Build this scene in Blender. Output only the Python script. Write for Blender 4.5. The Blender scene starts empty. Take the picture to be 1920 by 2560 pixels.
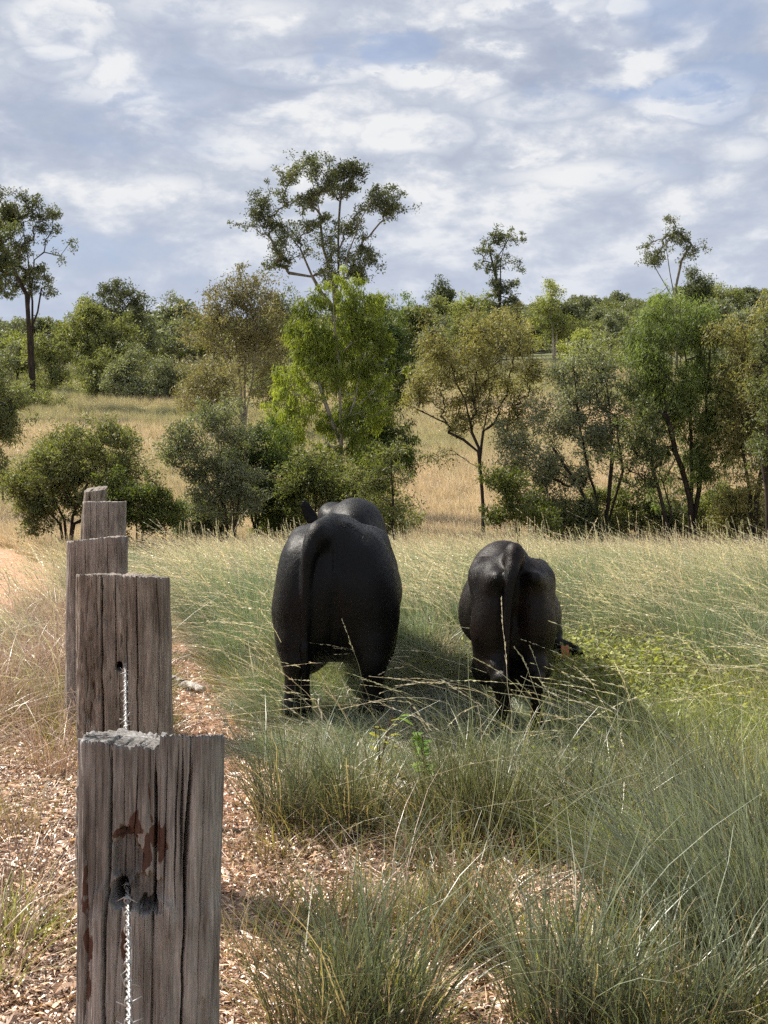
import bpy, math
import numpy as np
from mathutils import Vector, Matrix
PI = math.pi
R = np.random.default_rng(7)

# ============================================================ camera, sky, sun
S = bpy.context.scene
COL = S.collection
CAMH = 1.65; F = 3413.0; TH = math.atan(180 / F)
cd = bpy.data.cameras.new('camera'); cam = bpy.data.objects.new('camera', cd); COL.objects.link(cam)
cam.location = (0, 0, CAMH); cam.rotation_euler = (PI / 2 - TH, 0, 0)
cd.sensor_fit = 'VERTICAL'; cd.sensor_height = 36; cd.lens = 36 * F / 2560
cd.clip_start = 0.05; cd.clip_end = 6000
S.camera = cam
SUN_EL = math.radians(46); SUN_V = Vector((-0.80, 0.60, 0)).normalized() * math.cos(SUN_EL) + Vector((0, 0, math.sin(SUN_EL)))
sl = bpy.data.lights.new('sun', 'SUN'); so = bpy.data.objects.new('sun', sl); COL.objects.link(so)
sl.energy = 4.9; sl.angle = math.radians(0.5); sl.color = (1.0, 0.93, 0.82)
so.rotation_euler = SUN_V.to_track_quat('Z', 'Y').to_euler(); so.location = (-30, 20, 40)
S.view_settings.view_transform = 'Standard'; S.view_settings.look = 'None'
S.view_settings.exposure = 0.88; S.view_settings.gamma = 1.0
S.cycles.max_bounces = 5; S.cycles.diffuse_bounces = 3; S.cycles.transmission_bounces = 3
S.cycles.use_adaptive_sampling = True; S.cycles.adaptive_threshold = .02; S.cycles.adaptive_min_samples = 24
S.cycles.glossy_bounces = 2; S.cycles.caustics_reflective = False; S.cycles.caustics_refractive = False
S.cycles.use_denoising = False; S.cycles.sample_clamp_indirect = 6

class NT:
    def __init__(s, tree): s.t = tree; tree.nodes.clear()
    def n(s, ty, **kw):
        nd = s.t.nodes.new(ty)
        ins = kw.pop('ins', {})
        for k, v in kw.items(): setattr(nd, k, v)
        for k, v in ins.items():
            if isinstance(v, bpy.types.NodeSocket): s.t.links.new(v, nd.inputs[k])
            else: nd.inputs[k].default_value = v
        return nd
    def math(s, op, a, b=0.0, c=0.0, clamp=False):
        nd = s.n('ShaderNodeMath', operation=op, use_clamp=clamp, ins={0: a, 1: b, 2: c}); return nd.outputs[0]
    def mix(s, f, a, b, blend='MIX'):
        nd = s.n('ShaderNodeMix', data_type='RGBA', blend_type=blend)
        for k, v in ((0, f), (6, a), (7, b)):
            if isinstance(v, bpy.types.NodeSocket): s.t.links.new(v, nd.inputs[k])
            else: nd.inputs[k].default_value = (tuple(v) + (1,))[:4] if hasattr(v, '__len__') else v
        return nd.outputs[2]
    def ramp(s, f, stops):
        nd = s.n('ShaderNodeValToRGB', ins={0: f}); e = nd.color_ramp.elements
        while len(e) > 1: e.remove(e[-1])
        for i, (p, c) in enumerate(stops):
            el = e[0] if i == 0 else e.new(p)
            el.position = p; el.color = (tuple(c) + (1,))[:4] if hasattr(c, '__len__') else (c, c, c, 1)
        return nd.outputs[0]
    def noise(s, vec, scale, detail=4, rough=.55, dist=0.0, w=None):
        nd = s.n('ShaderNodeTexNoise', ins={'Scale': scale, 'Detail': detail, 'Roughness': rough, 'Distortion': dist})
        if vec is not None: s.t.links.new(vec, nd.inputs['Vector'])
        return nd.outputs[0]
    def mapping(s, vec, scale=(1, 1, 1), loc=(0, 0, 0), rot=(0, 0, 0)):
        return s.n('ShaderNodeMapping', ins={'Vector': vec, 'Scale': scale, 'Location': loc, 'Rotation': rot}).outputs[0]

W = bpy.data.worlds.new('World'); S.world = W; W.use_nodes = True
w = NT(W.node_tree)
sky = w.n('ShaderNodeTexSky', sky_type='NISHITA', sun_disc=False, sun_elevation=SUN_EL,
          sun_rotation=math.atan2(SUN_V.x, SUN_V.y), altitude=100, air_density=1.0, dust_density=1.5, ozone_density=1.2)
tc = w.n('ShaderNodeTexCoord').outputs['Generated']
sep = w.n('ShaderNodeSeparateXYZ', ins={0: tc})
zc = w.math('ADD', w.math('MAXIMUM', sep.outputs[2], 0.0), 0.11)          # soft perspective of a cloud layer
u = w.math('DIVIDE', sep.outputs[0], zc); v = w.math('DIVIDE', sep.outputs[1], zc)
cv = w.n('ShaderNodeCombineXYZ', ins={0: u, 1: w.math('MULTIPLY', v, 0.9), 2: 3.7}).outputs[0]
n1 = w.noise(w.mapping(cv, rot=(0, 0, .35)), 1.15, 8, .55, .3)
dv = w.mapping(tc, scale=(1, .35, 2.0))            # billows seen side-on, in plain direction space
n2 = w.noise(w.mapping(dv, loc=(4.1, 2.2, 0)), 13.5, 8, .56, .25)
n3 = w.noise(w.mapping(dv, loc=(9.1, 5.2, 1)), 4.2, 5, .5, .2)
n4 = w.noise(w.mapping(dv, loc=(1.3, 7.7, 2)), 22.0, 9, .62, .15)
dens = w.math('ADD', w.math('ADD', w.math('MULTIPLY', n1, .35), w.math('MULTIPLY', n3, .45)), w.math('MULTIPLY', n2, .30))
wob = w.math('ADD', w.math('MULTIPLY', w.math('SUBTRACT', n2, .5), 4.5), w.math('MULTIPLY', w.math('SUBTRACT', n4, .5), 2.5))
def skyblob(px, py, rx, ry, amt, k=1.0):     # one cloud (or gap) as a soft ragged spot around a direction of the sky
    d = Vector(((px - 960) / F, math.cos(TH) + (1280 - py) / F * math.sin(TH), -math.sin(TH) + (1280 - py) / F * math.cos(TH))).normalized()
    dx = w.math('DIVIDE', w.math('SUBTRACT', sep.outputs[0], d.x), rx / F)
    dz = w.math('DIVIDE', w.math('SUBTRACT', sep.outputs[2], d.z), ry / F)
    q = w.math('ADD', w.math('MULTIPLY', dx, dx), w.math('MULTIPLY', dz, dz))
    q = w.math('ADD', q, w.math('MULTIPLY', wob, k * 1.6))
    q = w.math('SUBTRACT', 1.0, q, clamp=True)
    return w.math('MULTIPLY', w.math('MULTIPLY', q, w.math('SUBTRACT', 2.0, q)), amt)
for a in ((1005, 122, 90, 36, -.085, 1.2), (1010, 118, 120, 44, -.05, 3), (1630, 215, 120, 24, -.08, 1.2), (1680, 205, 170, 34, -.04, 3), (1000, 640, 600, 120, -.03), (250, 680, 420, 120, -.03)):
    dens = w.math('ADD', dens, skyblob(*a))
cover = w.ramp(dens, [(.30, .15), (.40, .45), (.50, .9), (.56, 1.0)])
shade = w.math('ADD', w.math('MULTIPLY', n2, .58), w.math('MULTIPLY', n4, .42))
shade = w.math('ADD', shade, w.math('MULTIPLY', w.math('SUBTRACT', n3, .5), .25))
for a in ((1340, 120, 330, 85, -.10, .5), (1420, 160, 330, 40, -.05, .5), (560, 235, 330, 45, -.05), (200, 300, 260, 40, -.04), (1150, 400, 300, 30, -.03), (1800, 120, 160, 60, -.04)):
    shade = w.math('ADD', shade, skyblob(*a))
for a in ((780, 180, 170, 32, .10), (1060, 190, 130, 36, .12), (1720, 245, 120, 60, .15), (160, 60, 120, 60, .12), (980, 330, 150, 50, .12), (350, 235, 190, 36, .08), (150, 160, 120, 30, .07),
          (620, 365, 150, 60, .12), (1330, 20, 260, 36, .12), (1560, 60, 50, 60, .10), (400, 465, 120, 34, .09), (1480, 440, 200, 40, .08), (1850, 375, 80, 36, .10), (1340, 265, 130, 30, .07), (520, 20, 260, 40, .07)):
    shade = w.math('ADD', shade, skyblob(*a))
ccol = w.ramp(shade, [(.30, (.41, .455, .57)), (.39, (.455, .505, .615)), (.46, (.51, .555, .66)), (.52, (.585, .63, .72)), (.56, (.69, .72, .785)), (.615, (.86, .87, .885))])
low = w.math('SUBTRACT', 1.0, w.math('MULTIPLY', sep.outputs[2], 5.5), clamp=True)
ccol = w.mix(w.math('MULTIPLY', low, .85), ccol, (.55, .62, .77))
skyc = w.mix(1.0, sky.outputs[0], (.095, .095, .095), 'MULTIPLY')
skyc = w.mix(.5, skyc, (.42, .55, .86))
fin = w.mix(cover, skyc, ccol)
bg = w.n('ShaderNodeBackground', ins={0: fin, 1: .55})
w.n('ShaderNodeOutputWorld', ins={0: bg.outputs[0]})

# ============================================================ helpers
def at(px, py, Y):
    d = Vector(((px - 960) / F, math.cos(TH) + (1280 - py) / F * math.sin(TH), -math.sin(TH) + (1280 - py) / F * math.cos(TH)))
    k = Y / d.y
    return Vector((d.x * k, Y, CAMH + d.z * k))

def vnoise(x, y, z=0.0, seed=0):
    x = np.asarray(x, float); y = np.asarray(y, float); z = np.asarray(z, float) + np.zeros_like(x)
    xi, yi, zi = np.floor(x).astype(np.int64), np.floor(y).astype(np.int64), np.floor(z).astype(np.int64)
    fx, fy, fz = x - xi, y - yi, z - zi
    fx, fy, fz = [f * f * (3 - 2 * f) for f in (fx, fy, fz)]
    def h(a, b, c):
        n = (a * 374761393 + b * 668265263 + c * 2147483647 + seed * 974711) & 0xffffffff
        n = ((n ^ (n >> 13)) * 1274126177) & 0xffffffff
        return ((n ^ (n >> 16)) & 0xffff) / 65535.0
    r = 0
    for a in (0, 1):
        for b in (0, 1):
            for c in (0, 1):
                r = r + h(xi + a, yi + b, zi + c) * (fx if a else 1 - fx) * (fy if b else 1 - fy) * (fz if c else 1 - fz)
    return r * 2 - 1
def fbm(x, y, z=0.0, o=4, seed=0):
    r = 0; a = 1.0; t = 0
    for i in range(o):
        r = r + a * vnoise(np.asarray(x) * 2 ** i, np.asarray(y) * 2 ** i, np.asarray(z) * 2 ** i, seed + i * 17); t += a; a *= .5
    return r / t

_ky = np.array([-60, 0, 14, 22, 30, 36, 45, 55, 70, 95, 120, 150, 220, 300, 400, 600, 1500.])
_kz = np.array([0, 0, -.10, -.60, -.98, -1.02, -.62, .55, 1.75, 4.2, 6.6, 9.6, 15.5, 22.0, 27, 30, 26.])
def zg(x, y):
    x = np.asarray(x, float); y = np.asarray(y, float)
    z = sum(np.interp(y + o, _ky, _kz) for o in (-3, -1, 1, 3)) / 4
    t = np.clip((y - 90) / 210, 0, 1)
    z = z + np.where(x > 0, np.clip(x, 0, 160) * .085, np.clip(x, -120, 0) * .05) * t * t * (3 - 2 * t)
    z = z + .05 * vnoise(x * .35, y * .35, seed=3) * np.clip(y / 12, 0, 1) + .25 * vnoise(x * .05, y * .05, seed=4) * np.clip((y - 30) / 60, 0, 1)
    return z + .012 * vnoise(x * 2.2, y * 2.2, seed=5)
def G(x, y): return float(zg(x, y))

def mesh_np(name, V, Fs, mat=None, parent=None, smooth=False, attrs=None, link=True):
    if not isinstance(Fs, (list, tuple)): Fs = [Fs]
    Fs = [np.asarray(f) for f in Fs if len(f)]
    V = np.asarray(V, np.float32)
    me = bpy.data.meshes.new(name)
    me.vertices.add(len(V)); me.vertices.foreach_set('co', V.ravel())
    lv = np.concatenate([f.ravel() for f in Fs]).astype(np.int32)
    tot = np.concatenate([np.full(len(f), f.shape[1]) for f in Fs]).astype(np.int32)
    st = np.concatenate([[0], np.cumsum(tot)[:-1]]).astype(np.int32)
    me.loops.add(len(lv)); me.loops.foreach_set('vertex_index', lv)
    me.polygons.add(len(tot)); me.polygons.foreach_set('loop_start', st)
    me.update(calc_edges=True); me.validate()
    if smooth: me.polygons.foreach_set('use_smooth', np.ones(len(me.polygons), bool))
    for k, a in (attrs or {}).items():
        at_ = me.attributes.new(k, 'FLOAT', 'POINT'); at_.data.foreach_set('value', np.asarray(a, np.float32))
    ob = bpy.data.objects.new(name, me)
    if mat: me.materials.append(mat)
    if link: COL.objects.link(ob)
    if parent: ob.parent = parent
    return ob
def tag(o, label=None, cat=None, group=None, kind=None):
    if label: o['label'] = label
    if cat: o['category'] = cat
    if group: o['group'] = group
    if kind: o['kind'] = kind
    return o
def empty(name, loc, label=None, cat=None, group=None, rz=0):
    o = bpy.data.objects.new(name, None); COL.objects.link(o); o.location = loc; o.rotation_euler = (0, 0, rz)
    o.empty_display_size = .2
    return tag(o, label, cat, group)

def unit(a): return a / np.maximum(np.linalg.norm(a, axis=-1, keepdims=True), 1e-9)

def tube_mesh(nodes, par, rad, sides):
    """nodes (n,3), parent index, radius -> rings joined along the main child, new collars where a branch leaves"""
    n = len(nodes); main = {}
    for k in range(n):
        p = par[k]
        if p >= 0 and (p not in main or rad[k] > rad[main[p]]): main[p] = k
    ref = np.array([.31, .93, .17]); a = np.arange(sides) * 2 * PI / sides
    V = []; Fc = []; ring_of = {}
    def ring(c, d, r):
        d = d / (np.linalg.norm(d) + 1e-9); u_ = np.cross(d, ref); u_ /= np.linalg.norm(u_) + 1e-9; v_ = np.cross(d, u_)
        V.append(c[None] + r * (np.cos(a)[:, None] * u_ + np.sin(a)[:, None] * v_)); return (len(V) - 1) * sides
    for k in range(n):
        p = par[k]
        if p < 0: continue
        d = nodes[k] - nodes[p]
        if main[p] == k and p in ring_of: r0 = ring_of[p]
        elif main[p] == k: r0 = ring_of[p] = ring(nodes[p], d, rad[p])
        else: r0 = ring(nodes[p], d, min(rad[k] * 1.15, rad[p]))
        r1 = ring(nodes[k], d, rad[k]); ring_of[k] = r1
        j = np.arange(sides); jn = (j + 1) % sides
        Fc.append(np.stack([r0 + j, r0 + jn, r1 + jn, r1 + j], -1))
    return np.concatenate(V), np.concatenate(Fc)


# ============================================================ materials
def new_mat(name):
    m = bpy.data.materials.new(name); m.use_nodes = True
    return m, NT(m.node_tree)
def out(t, sh): t.n('ShaderNodeOutputMaterial', ins={0: sh})

_lm = {}
def leaf_mat(name, c0, c1, trans=.35, rough=.55, tcol=None, spec=.28):
    m, t = new_mat(name)
    a = t.n('ShaderNodeAttribute', attribute_name='tint').outputs['Fac']
    c = t.mix(a, c0, c1)
    p = t.n('ShaderNodeBsdfPrincipled', ins={'Base Color': c, 'Roughness': rough, 'Specular IOR Level': spec})
    tcol = tcol or (1.5, 1.55, .55)
    tr = t.n('ShaderNodeBsdfTranslucent', ins={0: t.mix(1.0, c, tcol, 'MULTIPLY')})
    out(t, t.n('ShaderNodeMixShader', ins={0: trans, 1: p.outputs[0], 2: tr.outputs[0]}).outputs[0])
    return m
def bark_mat(name, c0, c1, scale=6):
    m, t = new_mat(name)
    oc = t.n('ShaderNodeTexCoord').outputs['Object']
    n = t.noise(t.mapping(oc, scale=(1, 1, .25)), scale, 6, .6)
    c = t.ramp(n, [(.35, c0), (.65, c1)])
    b = t.n('ShaderNodeBump', ins={'Strength': .6, 'Distance': .03, 'Height': n}).outputs[0]
    out(t, t.n('ShaderNodeBsdfPrincipled', ins={'Base Color': c, 'Roughness': .9, 'Normal': b, 'Specular IOR Level': .09}).outputs[0])
    return m
BARK_D = bark_mat('bark_dark', (.025, .02, .017), (.07, .055, .045))
BARK_G = bark_mat('bark_grey', (.09, .08, .065), (.22, .19, .16))
BARK_P = bark_mat('bark_pale', (.22, .19, .16), (.45, .41, .36), 3)
BARK_R = bark_mat('bark_reddish', (.06, .035, .025), (.16, .09, .065))

def blade_mat(name, base, tip, var=.35, trans=.3, rough=.45, tcol=(1.3, 1.3, .7), tone=True):
    """grass: colour along the blade (attribute h), per blade (rnd) and per tuft (instancer attribute tone)"""
    m, t = new_mat(name)
    h = t.n('ShaderNodeAttribute', attribute_name='h').outputs['Fac']
    r = t.n('ShaderNodeAttribute', attribute_name='rnd').outputs['Fac']
    k = t.n('ShaderNodeAttribute', attribute_name='tone', attribute_type='INSTANCER').outputs['Vector']
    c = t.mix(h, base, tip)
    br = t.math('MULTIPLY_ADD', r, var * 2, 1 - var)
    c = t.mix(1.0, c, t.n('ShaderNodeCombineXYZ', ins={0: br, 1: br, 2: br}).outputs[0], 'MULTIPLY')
    if tone: c = t.mix(1.0, c, k, 'MULTIPLY')
    p = t.n('ShaderNodeBsdfPrincipled', ins={'Base Color': c, 'Roughness': rough * .85, 'Specular IOR Level': .6})
    tr = t.n('ShaderNodeBsdfTranslucent', ins={0: t.mix(1.0, c, tcol, 'MULTIPLY')})
    out(t, t.n('ShaderNodeMixShader', ins={0: trans, 1: p.outputs[0], 2: tr.outputs[0]}).outputs[0])
    return m
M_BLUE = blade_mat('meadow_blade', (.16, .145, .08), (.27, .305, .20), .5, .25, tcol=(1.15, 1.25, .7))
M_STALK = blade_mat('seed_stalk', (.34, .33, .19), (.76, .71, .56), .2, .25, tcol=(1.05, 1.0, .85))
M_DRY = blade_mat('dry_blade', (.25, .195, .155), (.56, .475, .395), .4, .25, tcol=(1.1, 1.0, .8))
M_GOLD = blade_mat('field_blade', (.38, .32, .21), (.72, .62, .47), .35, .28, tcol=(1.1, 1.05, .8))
M_SHORT = blade_mat('short_blade', (.19, .20, .07), (.27, .31, .09), .35, .35)
M_LITTER = blade_mat('litter_leaf', (.20, .11, .065), (.52, .39, .28), .6, .1)
M_DRY1 = blade_mat('dry_blade_tussock', (.20, .14, .09), (.46, .37, .24), .35, .3, tone=False); M_STALK1 = blade_mat('seed_stalk_tussock', (.34, .33, .19), (.76, .71, .56), .2, .25, tcol=(1.05, 1.0, .85), tone=False)
M_HERB = blade_mat('herb_leaf', (.12, .14, .04), (.27, .29, .08), .4, .35, rough=.85)

def ground_mat():
    m, t = new_mat('ground_soil')
    ge = t.n('ShaderNodeNewGeometry').outputs['Position']
    dirt = t.ramp(t.noise(ge, 5, 8, .65), [(.3, (.30, .15, .09)), (.55, (.46, .26, .16)), (.75, (.58, .38, .26))])
    veg = t.ramp(t.noise(ge, 1.2, 8, .7), [(.35, (.16, .14, .07)), (.6, (.26, .22, .11)), (.75, (.36, .29, .16))])
    green = t.ramp(t.noise(ge, .06, 6, .6), [(.42, (.46, .38, .24)), (.62, (.28, .28, .14))])
    y = t.n('ShaderNodeSeparateXYZ', ins={0: ge}).outputs[1]
    far = t.math('MULTIPLY', t.math('SUBTRACT', y, 24), .05, clamp=True)
    veg = t.mix(far, veg, green)
    veg = t.mix(t.math('MULTIPLY', t.math('SUBTRACT', y, 115), .025, clamp=True), veg, (.13, .14, .075))
    b = t.n('ShaderNodeAttribute', attribute_name='bare').outputs['Fac']
    b = t.math('ADD', b, t.math('MULTIPLY', t.math('SUBTRACT', t.noise(ge, 3, 5, .6), .5), .7), clamp=True)
    c = t.mix(b, veg, dirt)
    hn = t.noise(ge, 22, 6, .7)
    bp = t.n('ShaderNodeBump', ins={'Strength': .7, 'Distance': .03, 'Height': hn}).outputs[0]
    out(t, t.n('ShaderNodeBsdfPrincipled', ins={'Base Color': c, 'Roughness': .95, 'Normal': bp, 'Specular IOR Level': .15}).outputs[0])
    return m
def dirt_mat():
    m, t = new_mat('red_dirt')
    ge = t.n('ShaderNodeNewGeometry').outputs['Position']
    c = t.ramp(t.noise(ge, 7, 9, .68), [(.3, (.33, .16, .10)), (.5, (.50, .28, .18)), (.68, (.64, .43, .31))])
    c = t.mix(t.ramp(t.noise(ge, 60, 3, .6), [(.62, 0.0), (.72, .8)]), c, (.68, .54, .44))
    bp = t.n('ShaderNodeBump', ins={'Strength': .9, 'Distance': .03, 'Height': t.noise(ge, 26, 7, .72)}).outputs[0]
    out(t, t.n('ShaderNodeBsdfPrincipled', ins={'Base Color': c, 'Roughness': .95, 'Normal': bp, 'Specular IOR Level': .15}).outputs[0])
    return m
M_DIRT = dirt_mat()

# ============================================================ ground
def fence_x(y): return -.193 * np.asarray(y, float) + .016
def trail_c(y): return np.interp(y, [3.0, 3.9, 4.7, 5.6, 6.3, 7.5, 9.0, 11.3, 14, 17], [-.36, -.45, -.60, -.68, -.77, -.97, -1.24, -1.71, -2.4, -3.0])
def trail_w(y): return np.interp(y, [3.0, 3.9, 4.7, 5.6, 6.3, 7.5, 9.0, 11.3, 14, 16], [.26, .26, .27, .29, .26, .22, .19, .12, .07, .03])
def track_c(y): return np.interp(y, [6, 12, 19, 24, 30, 40], [-3.1, -3.95, -4.95, -6.35, -8.5, -13])
def bareness(x, y):
    n = vnoise(x * 1.7, y * 1.1, seed=21) * .5 + vnoise(x * 4, y * 3, seed=22) * .3
    b = np.clip(2.2 - np.abs(x - trail_c(y)) / (trail_w(y) * .72 + .02) + n * .7, 0, 1) * (y < 16)
    left = np.clip((trail_c(y) - x) * 3, 0, 1) * np.clip((8.0 - y) / 1.8, 0, 1)
    b = np.maximum(b, left * np.clip(.95 + n * .5, 0, 1))
    # bare pocket between the tussocks and the little washout at the bottom
    for (cx, cy, rx, ry, a) in ((.66, 4.9, .42, .40, .9), (.29, 3.95, .16, .85, 1.3), (-.10, 5.15, .34, .5, 1.0), (.05, 6.25, .2, .30, .7), (-.30, 4.2, .2, .7, .9), (.35, 5.2, .3, .3, .8)):
        q = ((x - cx) / rx) ** 2 + ((y - cy) / ry) ** 2
        b = np.maximum(b, np.clip(a * (1.4 - q) + n * .4, 0, 1))
    b = np.maximum(b, np.clip(1.5 - np.abs(x - track_c(y)) / .65 + n * .3, 0, 1) * (y > 12) * (y < 40))
    return b
ys = np.concatenate([np.linspace(-40, 1.5, 20), np.arange(1.7, 22, .11), np.geomspace(22.1, 1500, 260)])
xs = np.sinh(np.linspace(-6.6, 6.6, 420)) ; xs = xs / xs.max() * 700
X, Y = np.meshgrid(xs, ys)
V = np.stack([X, Y, zg(X, Y)], -1).reshape(-1, 3)
ny, nx = X.shape
i = (np.arange(ny - 1)[:, None] * nx + np.arange(nx - 1)[None]).ravel()
Fq = np.stack([i, i + 1, i + nx + 1, i + nx], -1)
V_ground = V[:, 2]
g = mesh_np('ground', V, Fq, ground_mat(), smooth=True, attrs={'bare': bareness(V[:, 0], V[:, 1])})
tag(g, 'grassy paddock floor of red soil rising to the far wooded slope', 'ground', kind='structure')

def strip(name, yv, cx, hw, mat, label, seed):
    n = len(yv); m = 9
    tt = np.linspace(-1, 1, m)
    Lw = hw * (1 + .35 * vnoise(yv * 2.3, yv * 0, seed=seed)); Rw = hw * (1 + .35 * vnoise(yv * 2.7, yv * 0 + 5, seed=seed + 1))
    XX = cx[:, None] + np.where(tt[None] < 0, tt[None] * Lw[:, None], tt[None] * Rw[:, None])
    YY = np.repeat(yv[:, None], m, 1)
    ZZ = zg(XX, YY) + .012 - .022 * np.abs(tt[None]) ** 4
    V = np.stack([XX, YY, ZZ], -1).reshape(-1, 3)
    i = (np.arange(n - 1)[:, None] * m + np.arange(m - 1)[None]).ravel()
    o = mesh_np(name, V, np.stack([i, i + 1, i + m + 1, i + m], -1), mat, smooth=True)
    return tag(o, label, 'path', kind='structure')
yv = np.arange(2.2, 16, .09); strip('dirt_path', yv, trail_c(yv), trail_w(yv), M_DIRT, 'narrow worn red dirt trail beside the timber posts', 31)
yv = np.arange(12, 40, .18); strip('dirt_track', yv, track_c(yv), np.full(len(yv), .62), M_DIRT, 'wide pale red dirt track left of the posts, passing the round bush', 41)

# ============================================================ grass prototypes and scattering
def tufts(n, spread, h, hv, width, lean, bend, seed, leandir=None, levels=4, droop=0.0):
    r = np.random.default_rng(seed)
    a = r.uniform(0, 2 * PI, n); rad = spread * np.sqrt(r.uniform(0, 1, n))
    base = np.stack([np.cos(a) * rad, np.sin(a) * rad, np.full(n, -.02)], -1)
    d = np.stack([np.cos(a), np.sin(a)], -1) * (rad / max(spread, 1e-4))[:, None] * .7 + r.normal(0, .45, (n, 2))
    if leandir is not None: d = d * .55 + np.array(leandir)[None]
    H = h * (1 + r.normal(0, hv, n)).clip(.25, 1.9)
    le = lean * (1 + r.normal(0, .4, n)); be = bend * (1 + r.normal(0, .5, n))
    T = np.linspace(0, 1, levels + 1)
    px = base[:, None, :2] + d[:, None, :] * (H[:, None] * (le[:, None] * T + be[:, None] * T ** 2.3))[..., None]
    pz = base[:, None, 2] + H[:, None] * (T - (droop * np.abs(be))[:, None] * T ** 3)
    P = np.concatenate([px, pz[..., None]], -1)
    P[..., :2] += r.normal(0, .006, P[..., :2].shape) * T[None, :, None]
    ang = r.uniform(0, 2 * PI, n); side = np.stack([np.cos(ang), np.sin(ang), np.zeros(n)], -1)
    return P, side, r.uniform(0, 1, n), r
def ribbons(P, side, rnd, width, prof=None):
    n, L, _ = P.shape; T = np.linspace(0, 1, L)
    prof = (1 - T ** 2 * .85) if prof is None else prof
    w_ = (width * prof)[None, :, None] * side[:, None, :] * .5
    A = P - w_; B = P + w_
    V = np.stack([A, B], 2).reshape(-1, 3)
    b = (np.arange(n)[:, None] * L + np.arange(L - 1)[None]).ravel() * 2
    Fq = np.stack([b, b + 1, b + 3, b + 2], -1)
    h = np.tile(np.repeat(T, 2), n); rr = np.repeat(rnd, 2 * L)
    return V, Fq, h, rr
def join(parts):
    Vs, Fs, hs, rs, o = [], [], [], [], 0
    for V, Fq, h, r in parts:
        Vs.append(V); Fs.append(Fq + o); hs.append(h); rs.append(r); o += len(V)
    return np.concatenate(Vs), np.concatenate(Fs), np.concatenate(hs), np.concatenate(rs)
def blades(n, spread, h, width, lean=.25, bend=.35, seed=0, hv=.25, leandir=None, levels=4, droop=.3):
    P, side, rnd, r = tufts(n, spread, h, hv, width, lean, bend, seed, leandir, levels, droop)
    return ribbons(P, side, rnd, width)
def stalks(n, spread, h, width, lean, bend, seed, leandir=(-.55, -.1), head=.28, hw=.012, spik=26):
    P, side, rnd, r = tufts(n, spread, h, .18, width, lean, bend, seed, leandir, 9, .35)
    parts = [ribbons(P, side, rnd, width, np.linspace(1, .6, 10))]
    # spikelets along the top of every stalk
    n_, L, _ = P.shape
    t = r.uniform(1 - head, 1.0, (n_, spik)); f = t * (L - 1); i0 = np.minimum(f.astype(int), L - 2); fr = (f - i0)[..., None]
    ii = np.arange(n_)[:, None]
    q = P[ii, i0] * (1 - fr) + P[ii, i0 + 1] * fr; dr = unit(P[ii, i0 + 1] - P[ii, i0])
    o = unit(dr * 1.6 + r.normal(0, .20, q.shape)); s = unit(np.cross(o, r.normal(0, 1, q.shape)))
    ln = hw * 2.6 * (1 - (t - (1 - head)) / head * .5)[..., None]
    a = q; b = q + o * ln * .5 + s * hw * .16; c = q + o * ln; d = q + o * ln * .5 - s * hw * .16
    V = np.stack([a, b, c, d], 2).reshape(-1, 3); k = np.arange(len(V) // 4)[:, None] * 4 + np.arange(4)[None]
    parts.append((V, k, np.ones(len(V)), np.repeat(rnd, spik * 4)))
    return join(parts)
def proto(name, parts_list, mats):
    """one prototype mesh; several parts may carry different materials"""
    Vs, Fs, hs, rs, mi, o = [], [], [], [], [], 0
    for k, (V, Fq, h, r) in enumerate(parts_list):
        Vs.append(V); Fs.append(Fq + o); hs.append(h); rs.append(r); mi.append(np.full(len(Fq), k)); o += len(V)
    ob = mesh_np(name, np.concatenate(Vs), np.concatenate(Fs), None, link=False, attrs={'h': np.concatenate(hs), 'rnd': np.concatenate(rs)})
    for m in mats: ob.data.materials.append(m)
    ob.data.polygons.foreach_set('material_index', np.concatenate(mi).astype(np.int32))
    return ob
def collection(name, obs):
    c = bpy.data.collections.new(name)
    for o in obs: c.objects.link(o)
    return c
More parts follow.
